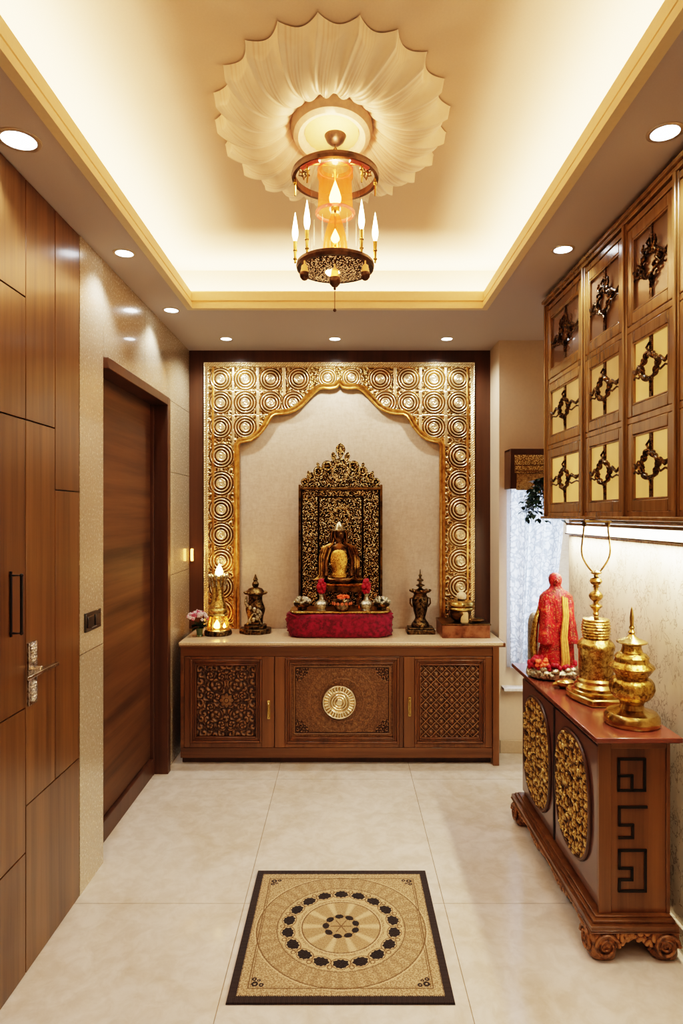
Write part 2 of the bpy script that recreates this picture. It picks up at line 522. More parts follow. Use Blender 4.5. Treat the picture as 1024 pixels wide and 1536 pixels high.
# window behind the curtain
wn = MB(); wn.frame(1, 4.2, 4.25, 1.068, 1.55, .56, 1.97, .035); wn.box(1.30, 1.32, 4.21, 4.24, .595, 1.935)
win = structure(wn.build('window_1', plain('white_window_frame', (.8, .8, .78), .4), bevel=.003))
p = MB(); p.box(1.10, 1.52, 4.222, 4.226, .59, 1.94)
p.build('window_pane', glassy('window_glass', (.95, .97, 1), 1), win, sharp=None)
s_ = MB(); s_.box(1.03, 1.60, 4.10, 4.182, .425, .445)
s_.build('window_sill', plain('white_sill', (.8, .78, .74), .4), win, bevel=.003)

# door in the left wall
YD0, YD1, ZD = 2.862, 3.884, 2.283
d = MB()
fx = -1.068
d.box(-1.20, -1.127, YD0, YD0+.045, 0, ZD-.05); d.box(-1.20, fx, YD1-.055, YD1, 0, ZD); d.box(-1.20, fx, YD0, YD1-.055, ZD-.05, ZD)
d.box(-1.20, -1.15, YD0+.045, YD0+.07, 0, ZD-.05); d.box(-1.20, -1.15, YD1-.075, YD1-.055, 0, ZD-.05)
door = structure(d.build('door_1', M['wood_dark'], bevel=.003))
l = MB(); l.box(-1.215, -1.17, YD0+.045, YD1-.055, .105, ZD-.05)
l.build('door_leaf', M['wood_h'], door, bevel=.002)
l = MB(); l.box(-1.215, -1.152, YD0+.045, YD1-.055, 0, .10)
l.build('kick_board', M['wood_dark'], door, bevel=.003)

# dark wood surround of the altar niche
s = MB(); Y0, Y1 = 4.435, 4.46
s.box(-1.09, -.99, Y0, Y1, .772, H); s.box(.912, 1.018, Y0, Y1, .772, H); s.box(-.99, .912, Y0, Y1, 2.637, H)
structure(s.build('trim_2', M['wood_dark'], bevel=.002))

# ================================================================== wardrobe wall
wr = thing('wardrobe', 'tall walnut veneer wardrobe with staggered flush panels on the left wall', 'wardrobe', (-1.1, 1.5, 0))
k = .0022
def panel(y0, y1, z0, z1):
    q = MB(); q.box(-1.112, XL, y0+k, y1-k, z0+(k if z0 else .002), z1-(k if z1 < H else .003))
    return q.build('door_panel', M['wood_v'], wr, bevel=.0012)
bk = MB(); bk.box(-1.119, -1.111, .35, 2.603, .002, H-.003); bk.build('carcass', M['seam'], wr)
pA = {}
for (y0, y1) in [(1.25, 2.165), (.352, 1.25)]:
    for (z0, z1) in [(0, .415), (.415, .91), (.91, 1.895), (1.895, 2.313), (2.313, H)]:
        pA[(y0, z0)] = panel(y0, y1, z0, z1)
pB = {}
for (y0, y1, z0, z1) in [(2.165, 2.603, 0, .572), (2.165, 2.385, .572, 1.895), (2.165, 2.385, 1.895, H),
                         (2.385, 2.603, .572, 1.663), (2.385, 2.603, 1.663, H)]:
    pB[(y0, z0)] = panel(y0, y1, z0, z1)
h = MB()
h.tube([(XL+.001, 2.062, 1.372), (-1.052, 2.062, 1.372), (-1.052, 2.062, 1.184), (XL+.001, 2.062, 1.184)], .0052, 8)
h.tube([(XL+.004, 2.062, 1.385), (XL+.004, 2.062, 1.172)], .004, 8)
h.ball((-1.052, 2.062, 1.372), .0065); h.ball((-1.052, 2.062, 1.184), .0065)
tag(h.build('pull_handle', M['black'], pA[(1.25, .91)]), 'black loop pull handle')
M['chrome'] = metal('ornate_chrome', (.25, .22, .18), (.75, .72, .66), .14, 55, .7)
h = MB(); h.box(XL-.001, XL+.008, 2.172, 2.232, .912, 1.128)
def rosette(mb, c, r, ax, n=8):
    for i in range(n):
        a = 2*PI*i/n
        u, v_ = math.cos(a)*r*.62, math.sin(a)*r*.62
        p_ = [c[0], c[1], c[2]]
        q = [(1, 2), (0, 2)][ax == 1]
        p_[q[0]] += u; p_[q[1]] += v_
        mb.ball(p_, r*.34, seg=8, rings=6)
    mb.ball(c, r*.4, seg=10, rings=6)
for zz in (.94, .975, 1.075, 1.105): rosette(h, (XL+.008, 2.202, zz), .021, 0)
plt_ = h.build('lock_plate', M['chrome'], pB[(2.165, .572)], bevel=.001)
tag(plt_, 'ornate chrome lever lock plate')
h = MB(); h.tube([(XL+.004, 2.202, 1.03), (-1.052, 2.202, 1.03)], .014, 14)
h.prism([(-1.078, 2.15), (-1.040, 2.078), (-1.036, 2.30), (-1.050, 2.302)], 2, 1.024, 1.036)
h.build('door_lever', metal('brushed_nickel', (.5, .45, .36), (.7, .65, .55), .18, 20, .05), plt_, bevel=.002)

# switch plate
sp = thing('switch_plate', 'small black glass switch plate on the tiled wall beside the door', 'light switch', (XL, 2.73, 1.115))
q = MB(); q.box(XL-.001, XL+.009, 2.648, 2.812, 1.075, 1.156); q.build('plate', M['blackpl'], sp, bevel=.002)
for y in (2.69, 2.77):
    q = MB(); q.box(XL+.009, XL+.0125, y-.028, y+.028, 1.092, 1.139); q.build('rocker', M['blackpl'], sp, bevel=.002)
q = MB(); q.box(XL+.0125, XL+.0135, 2.70, 2.755, 1.088, 1.0895); q.build('indicator', plain('grey_mark', (.4, .38, .35), .4), sp, sharp=None)

# small amber wall light on the dark surround
wl = thing('wall_light', 'small glowing amber light on the dark wood surround left of the arch', 'wall light', (-1.06, 4.435, 1.24))
q = MB(); q.box(-1.078, -1.052, 4.424, 4.436, 1.235, 1.345); q.build('back_plate', M['wood_dark'], wl, bevel=.002)
q = MB(); q.tube([(-1.065, 4.418, 1.25), (-1.065, 4.412, 1.265), (-1.065, 4.412, 1.315), (-1.065, 4.418, 1.33)], .009, 10)
q.build('amber_tube', emitter('amber_glow', (1, .42, .07), 9), wl)

# ================================================================== recessed downlights
M['dl'] = emitter('downlight_lens_glow', (1, .97, .9), 14)
M['ring'] = plain('downlight_rim', srgb(205, 190, 170), .3, .6)
dl = [(-1.0, 1.944, 'frontmost downlight on the left soffit, above the wardrobe', .062),
      (-.969, 2.785, 'middle downlight on the left soffit, near the tiled wall', .046),
      (-.975, 3.56, 'rear downlight on the left soffit, nearest the back wall', .046),
      (-.775, 4.14, 'small downlight over the left end of the gilded arch', .042),
      (-.065, 4.14, 'small downlight over the middle of the gilded arch', .042),
      (.667, 4.14, 'small downlight over the right end of the gilded arch', .042),
      (.945, 2.745, 'rear downlight on the right soffit, beside the glazed wall cabinet', .046),
      (.963, 1.905, 'frontmost downlight on the right soffit, cut by the photo edge', .05)]
first = None
for i, (x, y, lab, r) in enumerate(dl):
    if first is None:
        root = thing('recessed_downlight', '', 'ceiling light', (x, y, H))
        q = MB(); q.lathe([(.80, 0), (.82, -.05), (1.0, -.06), (1.06, -.03), (1.07, 0)], x, y, 36, z0=H)
        # unit sized, scaled per copy
        q.v = [(x+(a-x), y+(b_-y), H+(c_-H)) for a, b_, c_ in q.v]
        q.build('rim', M['ring'], root)
        q = MB(); q.lathe([(0, -.025), (.81, -.03), (.82, 0)], x, y, 36, z0=H); q.build('lens', M['dl'], root)
        first = root; o_ = root
    else:
        o_ = copy_tree(first); o_.location = (x, y, H)
    o_.scale = (r, r, .06)
    tag(o_, lab, 'ceiling light', 'recessed downlights in the lowered ceiling border')
# ================================================================== materials for ornaments
GD, GM, GL = srgb(96, 62, 20), srgb(206, 158, 78), srgb(255, 226, 150)
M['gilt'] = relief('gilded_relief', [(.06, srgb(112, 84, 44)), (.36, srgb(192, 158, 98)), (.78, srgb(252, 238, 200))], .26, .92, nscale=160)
M['gold_trim'] = metal('gold_moulding', srgb(184, 128, 58), srgb(232, 182, 104), .3, 30, .1)
M['gold'] = metal('bright_brass', srgb(116, 90, 40), srgb(222, 190, 112), .22, 70, .5)
M['gold_s'] = metal('smooth_brass', srgb(148, 118, 58), srgb(214, 186, 118), .2, 18, .08)
M['bronze'] = metal('dark_bronze', srgb(26, 20, 14), srgb(128, 104, 64), .36, 60, .6, .9, .56)
M['bronze_s'] = metal('aged_bronze_smooth', srgb(46, 34, 20), srgb(120, 92, 52), .3, 25, .2)
M['gilt_d'] = relief('gold_brocade', [(.1, srgb(112, 84, 44)), (.4, srgb(186, 152, 92)), (.8, srgb(244, 216, 150))], .5, .2)
M['silver'] = metal('tarnished_silver', srgb(70, 64, 50), srgb(216, 208, 180), .28, 90, .7)
M['velvet'] = plain('crimson_velvet', srgb(116, 0, 40), .75, bump=.5, scale=45, var=.5, sheen=.05)
M['redp'] = plain('crimson_petals', srgb(158, 4, 34), .6, var=.3)
M['stone'] = None

def stone_mat():
    m = NT('speckled_granite_top'); v = m.coords()
    n1 = m.noise(v, 300, 3, .7); n2 = m.noise(v, 6, 4, .6)
    c = m.ramp(n1, [(.38, srgb(168, 138, 104)), (.5, srgb(214, 188, 150)), (.64, srgb(240, 222, 190))])
    m.set(color=m.mix(m.math('MULTIPLY', n2, .5), c, srgb(206, 176, 136)), rough=.3, coat=.3)
    return m.m
M['stone'] = stone_mat()
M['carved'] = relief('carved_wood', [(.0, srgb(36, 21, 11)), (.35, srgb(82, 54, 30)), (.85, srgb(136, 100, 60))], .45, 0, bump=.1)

def WX(px, d): return (px-517)*d/950
def WZ(py, d): return EYE-(py-772)*d/950

# ================================================================== gilded arch panel
DA = 4.44
ga = thing('gilded_arch_panel', 'large embossed gold arch panel framing the altar niche', 'wall panel', (-.038, 4.455, .772))
kx = DA/950; xc = WX(509, DA)
curve = [(0, 577), (2, 579), (6, 583), (14, 584.5), (24, 583.5), (31, 585), (38, 590), (45, 597), (52, 604.5), (59, 612), (67, 617.5), (76, 621), (86, 622.5), (96, 623),
         (102, 626), (107, 633), (112, 642), (118, 650), (125, 657), (133, 662), (142, 664), (150, 665.5)]
cxs = np.array([p[0] for p in curve]); cys = np.array([p[1] for p in curve])
nx, ny = 620, 640
px = np.linspace(306.5, 711, nx); py = np.linspace(544.5, 942.5, ny)
PX, PY = np.meshgrid(px, py)
adx = np.abs(PX-509)
yb = np.interp(adx, cxs, cys)
mask = (adx > 151) | (PY < yb-1)
Hh = np.zeros_like(PX)
sc = scrolls(PX/13, PY/13, 3, 1.9)
Hh = .55*sc+.18*scrolls(PX/6, PY/6, 8, 1.6)
# vertical and horizontal ribs
for rx in (350, 387, 426, 592, 630, 668, 349.5, 668.5):
    if rx in (349.5, 668.5): continue
    lim = PY < 668
    Hh = np.where(lim & (np.abs(PX-rx) < 2.2), .75, Hh)
for ry in (586.5, 623):
    Hh = np.where((np.abs(PY-ry) < 1.2) & ((adx > 92)), .6, Hh)
cent = []
for ix, x in enumerate([331, 368, 406, 448]): 
    for iy, y in enumerate([569, 604.5, 641]):
        if x == 406 and iy == 2: continue
        if x == 448 and iy == 2: continue
        xx = x if not (x == 448 and iy == 1) else 440
        cent.append((xx, y, 17.5)); cent.append((1018-xx, y, 17.5))
cent += [(491, 567, 15), (527, 567, 15)]
for y in (684, 725, 764, 802, 841, 880, 918):
    cent.append((332, y, 19)); cent.append((690, y, 19))
for (cx_, cy_, r) in cent:
    d = np.hypot(PX-cx_, (PY-cy_))/r
    a = np.arctan2(PY-cy_, PX-cx_)
    ring = np.where(d < .40, .86+.14*np.cos(d*26+a*2), 0)
    ring = np.where((d >= .40) & (d < 1.02), (.5+.5*np.cos((d-.58)*2*PI/.235))**.8, ring)
    Hh = np.where(d < 1.02, ring, Hh)
# outer rope borders
bd = np.minimum(np.minimum(PX-306.5, 711-PX), PY-544.5)
Hh = np.where(bd < 7, .35+.5*(np.abs(np.sin((PX+PY)*.9)))*(np.abs(bd-3.5) < 2.6), Hh)
Hh = np.where(bd < 1.2, .9, Hh)
Hh = np.clip(Hh, 0, 1)
P = np.stack([(PX-517)*kx, 4.437-.018*Hh, EYE-(PY-772)*kx], -1)
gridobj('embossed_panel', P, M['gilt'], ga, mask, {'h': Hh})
# solid backing
bk = MB()
pts = [(WX(306, DA), .774), (WX(306, DA), WZ(544, DA)), (WX(711.5, DA), WZ(544, DA)), (WX(711.5, DA), .774), (WX(660, DA), .774)]
pts += [(WX(509+a, DA), WZ(b-2, DA)) for a, b in reversed(curve)]
pts += [(WX(509-a, DA), WZ(b-2, DA)) for a, b in curve[1:]]
pts += [(WX(358, DA), .774)]
bk.prism(pts, 1, 4.4385, 4.457)
bk.build('backing', M['gold_trim'], ga)
# moulding along the arch
path = [(-155, 942.5), (-155, 800), (-155, 668)]
path = [(-154, 942.5), (-154, 760), (-154, 668)]
off = [(a, b-4) for a, b in curve]
path += [(-a, b) for a, b in reversed(off)] + [(a, b) for a, b in off[1:]] + [(154, 668), (154, 760), (154, 942.5)]
pp = [((509+a-517)*kx, EYE-(b-772)*kx) for a, b in path]
mo = MB(); ring = [(-.020, .0), (-.020, .012), (-.014, .020), (-.006, .017), (0, .022), (.008, .024), (.016, .018), (.020, .010), (.020, 0)]
vs_ = []; fs_ = []
for i, (x, z) in enumerate(pp):
    a = pp[max(i-1, 0)]; b = pp[min(i+1, len(pp)-1)]
    tx, tz = b[0]-a[0], b[1]-a[1]; L = math.hypot(tx, tz); nx_, nz_ = -tz/L, tx/L
    w_ = 1.0
    for (n_, dd) in ring: vs_.append((x+nx_*n_*w_, 4.4375-dd, z+nz_*n_*w_))
m_ = len(ring)
for i in range(len(pp)-1):
    for k_ in range(m_-1):
        fs_.append((i*m_+k_, i*m_+k_+1, (i+1)*m_+k_+1, (i+1)*m_+k_))
mo.add(vs_, fs_)
mo.build('arch_moulding', M['gold_trim'], ga, sharp=50)
mo = MB()
mo.box(WX(318.5, DA), WX(321.5, DA), 4.42, 4.438, .774, WZ(552, DA)); mo.build('side_bead', M['gold_trim'], ga, bevel=.002)
mo = MB(); mo.box(WX(699, DA), WX(702, DA), 4.42, 4.438, .774, WZ(552, DA))
mo.build('side_bead', M['gold_trim'], ga, bevel=.002)

# ================================================================== prayer cabinet
CF = 3.97
pc = thing('prayer_cabinet', 'low carved wooden altar cabinet with three panelled doors under the arch', 'cabinet', (-.03, 4.2, 0))
b = MB()
b.box(-1.03, .965, CF+.022, 4.455, .045, .742)
b.build('carcass', M['wood_cab'], pc, bevel=.002)
b = MB(); b.box(-1.03, .925, CF+.05, 4.40, 0, .045); b.build('toe_kick', M['wood_dark'], pc)
b = MB()
b.box(-1.03, .925, CF, CF+.022, .682, .742); b.box(-1.03, .925, CF, CF+.022, .045, .108)
b.box(-1.03, -1.008, CF, CF+.022, .108, .682)
b.build('face_frame', M['wood_cab'], pc, bevel=.002)
b = MB(); b.box(.925, .965, CF-.012, CF+.024, 0, .742); b.build('end_post', M['wood_cab_v'], pc, bevel=.003)
def cab_door(x0, x1, ix0, ix1, iz0, iz1, fn, nxx, nyy):
    q = MB(); z0, z1 = .110, .680
    q.box(x0, ix0, CF-.002, CF+.018, z0, z1); q.box(ix1, x1, CF-.002, CF+.018, z0, z1)
    q.box(ix0, ix1, CF-.002, CF+.018, z0, iz0); q.box(ix0, ix1, CF-.002, CF+.018, iz1, z1)
    dr = q.build('door', M['wood_cab_v'], pc, bevel=.003)
    q = MB(); q.frame(1, CF-.008, CF+.012, ix0, ix1, iz0, iz1, .014)
    q.frame(1, CF+.0, CF+.014, ix0+.014, ix1-.014, iz0+.014, iz1-.014, .014)
    q.frame(1, CF-.004, CF+.016, ix0+.028, ix1-.028, iz0+.028, iz1-.028, .010)
    q.build('panel_moulding', M['carved_m'], dr, bevel=.004)
    a0, a1, c0, c1 = ix0+.037, ix1-.037, iz0+.037, iz1-.037
    U, V = np.meshgrid(np.linspace(0, 1, nxx), np.linspace(0, 1, nyy))
    h = np.clip(fn(U, V, (a1-a0), (c1-c0)), 0, 1)
    P = np.stack([a0+U*(a1-a0), CF+.016-.012*h, c0+V*(c1-c0)], -1)
    gridobj('carved_panel', P, M['carved'], dr, None, {'h': h})
    return dr
M['carved_m'] = wood('dark_moulded_wood', srgb(66, 36, 20), srgb(112, 70, 40), 2, .4, 1.2, .2, .02)

def floral(U, V, w, hh):
    x = np.abs(U-.5)*w; y = (V-.5)*hh
    r = np.hypot(x, y); a = np.arctan2(y, x)
    h = scrolls(x/.044+3, y/.046+7, 12, 1.4)*.8+.2*scrolls(x/.014, y/.014, 4, 1.2)
    # mirrored curling leaf stems
    for (qx, qy, qr, sg) in [(.062, .095, .045, 1), (.062, -.095, .045, -1), (.06, .02, .035, -1), (.03, .15, .03, 1), (.03, -.15, .03, -1), (.10, .155, .032, -1), (.10, -.155, .032, 1), (.10, .03, .028, 1), (.1, -.04, .03, -1)]:
        d = np.hypot(x-qx, y-qy)/qr; b_ = np.arctan2(y-qy, x-qx)
        s_ = .5+.5*np.cos(2*PI*d*1.6-sg*b_)
        pet = .6+.4*np.cos(5*b_+qx*90)
        h = np.where(d < 1, np.maximum(s_*pet+.15, .1), h)
        h = np.where((d > .95) & (d < 1.06), .0, h)
    pet = r/(.045*(.72+.28*np.abs(np.cos(4*a))))
    h = np.where(pet < 1, 1-pet*.5, np.where(pet < 1.15, 0, h))
    h = np.where(r < .012, 1, np.where(r < .016, .1, h))
    e = np.minimum(np.minimum(U*w, (1-U)*w), np.minimum(V*hh, (1-V)*hh))
    return h*smooth(0, .006, e)
def mandala(U, V, w, hh):
    x = (U-.5)*w; y = (V-.5)*hh; r = np.hypot(x, y); a = np.arctan2(y, x)
    h = .30+.22*fbm(x*55, y*55, 3, 4)+.18*scrolls(x/.022, y/.022, 21, 1.4)
    for R_, wd in ((.135, .004), (.205, .005), (.215, .003)):
        h = h+.12*(np.abs(r-R_) < wd)
    ring = (r > .14) & (r < .20)
    h = np.where(ring, h+.16*(.5+.5*np.cos(a*24))*(.5+.5*np.cos((r-.17)*2*PI/.06)), h)
    ex = np.minimum(U*w, (1-U)*w); ey = np.minimum(V*hh, (1-V)*hh); e = np.minimum(ex, ey)
    h = np.where((e > .018) & (e < .024), .8, np.where((e > .024) & (e < .029), .1, h))
    c = (ex < .11) & (ey < .11) & (e > .03) & (ex+ey < .17)
    h = np.where(c, scrolls(np.minimum(U, 1-U)*w/.024, np.minimum(V, 1-V)*hh/.024, 2, 1.5)*.9, h)
    return h
def lattice(U, V, w, hh):
    x = U*w; y = V*hh; p = .066
    u = (x+y)/p; v = (x-y)/p
    fu = np.abs((u % 1)-.5); fv = np.abs((v % 1)-.5)
    line = np.maximum(fu, fv)
    cx_ = (u % 1)-.5; cy_ = (v % 1)-.5; r = np.hypot(cx_, cy_); a = np.arctan2(cy_, cx_)
    fl = np.clip(1-r/(.36*(.6+.4*np.abs(np.cos(2*a)))), 0, 1)
    h = .22+.55*fl+.25*fbm(x*160, y*160, 5, 3)
    h = np.where(line > .44, .85, np.where(line > .39, .02, h))
    return h
cab_door(-1.006, -.443, -.969, -.520, .140, .662, floral, 190, 230)
d2 = cab_door(-.439, .365, -.375, .340, .135, .672, mandala, 300, 210)
cab_door(.369, .923, .437, .880, .135, .662, lattice, 200, 220)
# gold medallion on the centre door
U, T = np.meshgrid(np.linspace(0, 1, 60), np.linspace(0, 2*PI, 181))
R_ = U*.104; hm = np.zeros_like(U)
hm = np.where(U > .93, .9, hm); hm = np.where((U > .66) & (U < .90), .35+.45*(np.cos(T*30) > 0), hm)
hm = np.where((U > .60) & (U < .66), 1, hm); hm = np.where(U < .58, .35+.5*(.5+.5*np.cos(U*42)), hm)
hm = np.where(U < .14, .9, hm)
cxm, czm = WX(508.5, CF), WZ(1053, CF)
P = np.stack([cxm+R_*np.cos(T), CF-.006-.010*hm*(U < .995), czm+R_*np.sin(T)], -1)
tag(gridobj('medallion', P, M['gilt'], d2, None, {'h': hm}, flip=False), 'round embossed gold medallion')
q = MB()
vs_ = MB(); q.prism([(cxm+.103*math.cos(a), czm+.103*math.sin(a)) for a in np.linspace(0, 2*PI, 60)[:-1]], 1, CF-.006, CF+.012)
q.build('medallion_disc', M['gold_trim'], d2)
doors = [o for o in bpy.data.objects if o.parent == pc and o.name.startswith('door')]
for (x, dd, z0, z1) in [(WX(403, CF), doors[0], WZ(1078, CF), WZ(1050, CF)), (WX(614, CF), doors[2], WZ(1074, CF), WZ(1045, CF))]:
    q = MB(); q.box(x-.009, x+.009, CF-.010, CF-.001, z0, z1); q.tube([(x, CF-.012, z0+.012), (x, CF-.020, z0+.02), (x, CF-.020, z1-.02), (x, CF-.012, z1-.012)], .005, 8)
    q.build('handle', M['gold_s'], dd, bevel=.002)

# countertop
ct = MB(); ct.box(-1.04, .995, CF-.012, 4.437, .748, .772)
cto = ct.build('countertop', M['stone'], None, bevel=.006)
tag(cto, 'speckled beige stone countertop on the altar cabinet', 'countertop')
q = MB(); q.box(-1.035, 1.003, CF-.018, 4.437, .7425, .7478); q.box(.990, 1.003, CF-.018, 4.437, .745, .768)
q.build('wood_edge', M['wood_cab'], cto, bevel=.002)

# ================================================================== shrine group
Z0 = .772
def rbox_rounded(cx_, cy_, z, hw, hd, hh, n=4.0, seg=56, rows=15, amp=.004, seed=0):
    mb = MB(); secs = []
    for i in range(rows):
        th = -PI/2+PI*i/(rows-1)
        zz = z+hh/2+(hh/2)*np.sign(math.sin(th))*abs(math.sin(th))**.62
        k_ = max(abs(math.cos(th))**.35, .02)
        shrink = k_
        def fn(a, s=shrink, i=i):
            c_, s_ = math.cos(a), math.sin(a)
            ex = abs(c_)**(2/n)*(1 if c_ >= 0 else -1); ey = abs(s_)**(2/n)*(1 if s_ >= 0 else -1)
            w_ = 1+amp/hw*5*math.sin(a*9+i*.9+seed)*math.sin(i*1.3+a*4)
            dx = (hw-.05+.05*s)*ex*w_ if s > .1 else hw*.9*ex*s*4
            dy = (hd-.05+.05*s)*ey*w_ if s > .1 else hd*.9*ey*s*4
            return dx, dy
        secs.append((cx_, cy_, zz, fn))
    mb.loft(secs, seg)
    return mb
cu = rbox_rounded(-.030, 4.235, Z0+.0, .348, .158, .158)
cu = cu.build('velvet_cushion', M['velvet'], None, sharp=80)
tag(cu, 'long crimson velvet cushion in the middle of the stone countertop', 'cushion')

ZC = Z0+.1605
tr = thing('shrine_tray', 'thin gold rimmed tray lying on the crimson cushion', 'tray', (-.03, 4.235, ZC))
def oval(hw, hd, n=5, seg=64):
    o_ = []
    for i in range(seg):
        a = 2*PI*i/seg; c_, s_ = math.cos(a), math.sin(a)
        o_.append((-.03+hw*abs(c_)**(2/n)*(1 if c_ >= 0 else -1), 4.235+hd*abs(s_)**(2/n)*(1 if s_ >= 0 else -1)))
    return o_
q = MB(); q.prism(oval(.325, .145), 2, ZC, ZC+.010); q.build('tray_base', M['gold_trim'], tr, bevel=.003)
q = MB(); q.tube([(x, y, ZC+.0045) for x, y in oval(.320, .140)], .006, 8, closed=True)
for i, (x, y) in enumerate(oval(.326, .146, seg=120)): q.ball((x, y, ZC+.0042), .0066, seg=6, rings=5)
q.build('beaded_rim', M['gold'], tr)
ZT = ZC+.0105

# tall filigree backplate
DB = 4.352; kb = DB/950
bp = thing('shrine_backplate', 'tall dark gold filigree backplate with crested top behind the idol', 'shrine panel', (-.03, DB, ZT))
nx, ny = 330, 640
px = np.linspace(446, 575, nx); py = np.linspace(664, 908.5, ny); PX, PY = np.meshgrid(px, py)
dx = PX-510.5; ax = np.abs(dx)
inside = (ax < 61) & (PY > 729)
crown = PY > np.interp(ax, [0, 8, 14, 25, 34, 46, 56, 60, 61.5], [686, 689, 691, 702, 711, 719, 725, 729, 733])
inside |= crown & (ax < 60.5)
inside |= (ax < 2.2) & (PY > 682) & (PY < 700)
lob = np.zeros_like(inside)
hl = np.zeros_like(PX)
def leaf(cx_, cy_, hw, hh, rot=0):
    global inside, hl
    a, b_ = dx-cx_, PY-cy_
    if rot: a, b_ = a*math.cos(rot)+b_*math.sin(rot), -a*math.sin(rot)+b_*math.cos(rot)
    t = np.clip((b_+hh)/(2*hh), 0, 1)
    wd = hw*np.sin(PI*t**.75)
    ins = (np.abs(b_) < hh) & (np.abs(a) < wd)
    inside |= ins
    hl = np.where(ins, .35+.6*np.abs(np.cos(a/hw*5)), hl)
leaf(0, 677, 7.5, 12.5)
for sg in (-1, 1):
    leaf(sg*9.5, 687, 4.4, 9.5, sg*.22)
    for (lx, ly, lr) in [(20, 699, 8.5), (33, 707, 8), (44, 715, 7), (53, 723, 6.5)]:
        d = np.hypot(dx-sg*lx, PY-ly)/lr
        inside |= d < 1
        hl = np.where(d < 1, .5+.5*np.cos(d*9), hl)
    leaf(sg*47, 712, 2.8, 6.5, sg*.3)
    leaf(sg*33.5, 698, 2.6, 5, sg*.2)
wx_ = PX+5*fbm(PX/7, PY/7, 1, 3); wy_ = PY+5*fbm(PX/7+40, PY/7, 2, 3)
hb = .6*scrolls(wx_/5.6, wy_/5.6, 31, 1.5)+.55*scrolls(wx_/2.7, wy_/2.7, 41, 1.2)-.15+.3*vnoise(PX/3.2, PY/3.2, 77)
hb = np.where(hl > 0, hl*.35+.6*hb, hb)
rim = ((ax > 57) & (PY > 731)) | ((np.abs(PY-733) < 2.2) & (ax < 60))
hb = np.where(rim, .15, hb)
hb = np.where((np.abs(ax-33) < 1.5) & (PY > 745), .12, hb)
hb = np.where((np.abs(PY-745.5) < 1.4) & (ax < 34), .15, hb)
bez = np.hypot(dx, PY-775)
hb = np.where(np.abs(bez-13) < 1.6, hb*.5+.35, hb)
hb = np.where(np.abs(np.hypot(dx, PY-708)-12) < 1.4, hb*.5+.4, hb)
hb = np.clip(hb, 0, 1)
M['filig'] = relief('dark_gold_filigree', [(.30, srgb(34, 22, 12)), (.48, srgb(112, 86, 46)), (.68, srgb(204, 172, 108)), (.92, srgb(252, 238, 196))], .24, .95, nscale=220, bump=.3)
P = np.stack([(PX-517)*kb, DB-.016*hb, EYE-(PY-772)*kb], -1)
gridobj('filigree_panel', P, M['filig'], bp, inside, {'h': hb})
q = MB()
cr = [(0, 691), (8, 694), (14, 700), (25, 707), (34, 715), (46, 722), (56, 728), (60, 732)]
pts = [(WX(510.5-61, DB), ZT), (WX(510.5-61, DB), WZ(732, DB))] + [(WX(510.5-a, DB), WZ(b_, DB)) for a, b_ in reversed(cr)] + [(WX(510.5+a, DB), WZ(b_, DB)) for a, b_ in cr[1:]] + [(WX(510.5+61, DB), ZT)]
q.prism(pts, 1, DB+.002, DB+.022); q.build('backing', M['bronze_s'], bp)
q = MB()
for sg in (-1, 1): q.box(WX(510.5+sg*61, DB)-.008, WX(510.5+sg*61, DB)+.008, DB-.02, DB+.022, ZT, WZ(727, DB))
q.box(WX(449, DB), WX(572, DB), DB-.02, DB-.002, WZ(734.5, DB), WZ(731.5, DB))
q.build('frame', M['bronze_s'], bp, bevel=.003)

# stool carrying the idol
DS = 4.262; ks = DS/950; xs_ = WX(512, DS)
zt = WZ(874, DS)
st = thing('idol_stool', 'small gilded stool with curved legs under the seated idol', 'stool', (xs_, DS, ZT))
q = MB(); q.box(xs_-.150, xs_+.150, DS-.06, DS+.06, zt-.018, zt)
M['stoolg'] = metal('brown_gilt', srgb(78, 46, 18), srgb(176, 118, 52), .25, 22, .15)
q.build('seat', M['stoolg'], st, bevel=.005)
q = MB(); q.prism([(xs_-.135, zt-.019), (xs_+.135, zt-.019), (xs_+.120, zt-.062), (xs_+.05, zt-.05), (xs_, zt-.07), (xs_-.05, zt-.05), (xs_-.12, zt-.062)], 1, DS-.055, DS-.045)
q.build('apron', M['bronze_s'], st, bevel=.002)
for sx in (-1, 1):
    for sy in (-1, 1):
        q = MB(); q.tube([(xs_+sx*.135, DS+sy*.040, zt-.015), (xs_+sx*.125, DS+sy*.040, zt-.07), (xs_+sx*.105, DS+sy*.040, zt-.12), (xs_+sx*.120, DS+sy*.040, ZT+.012)], [.014, .012, .009, .012], 10)
        q.ball((xs_+sx*.120, DS+sy*.040, ZT+.012), .013)
        q.build('leg', M['stoolg'], st)

# seated idol
M['idol'] = metal('idol_dark_gold', srgb(38, 26, 14), srgb(104, 76, 44), .22, 20, .1)
M['idol_gold'] = metal('idol_bright_gold', srgb(150, 96, 26), srgb(250, 204, 104), .22, 110, .6)
idr = thing('seated_idol', 'seated dark gold idol with crowned head, shawl and bright gold chest', 'idol', (xs_-.005, DS, zt))
xi = xs_-.017
def ell(rx, ry, fold=0, nf=8, ph=0):
    return lambda a: (rx*math.cos(a)*(1+fold*math.cos(nf*a+ph)), ry*math.sin(a)*(1+fold*math.cos(nf*a+ph)))
q = MB()
S = [(0, .100, .050), (.012, .105, .054), (.03, .098, .052), (.05, .075, .045), (.075, .058, .038), (.11, .056, .036), (.15, .060, .036), (.19, .064, .036), (.225, .066, .034),
     (.245, .058, .03), (.258, .036, .026), (.266, .023, .021), (.274, .022, .021), (.284, .027, .026), (.297, .035, .034), (.314, .039, .039), (.334, .040, .041), (.35, .037, .039), (.365, .029, .033), (.375, .014, .018)]
q.loft([(xi, DS, zt+z, ell(rx, ry)) for z, rx, ry in S], 32)
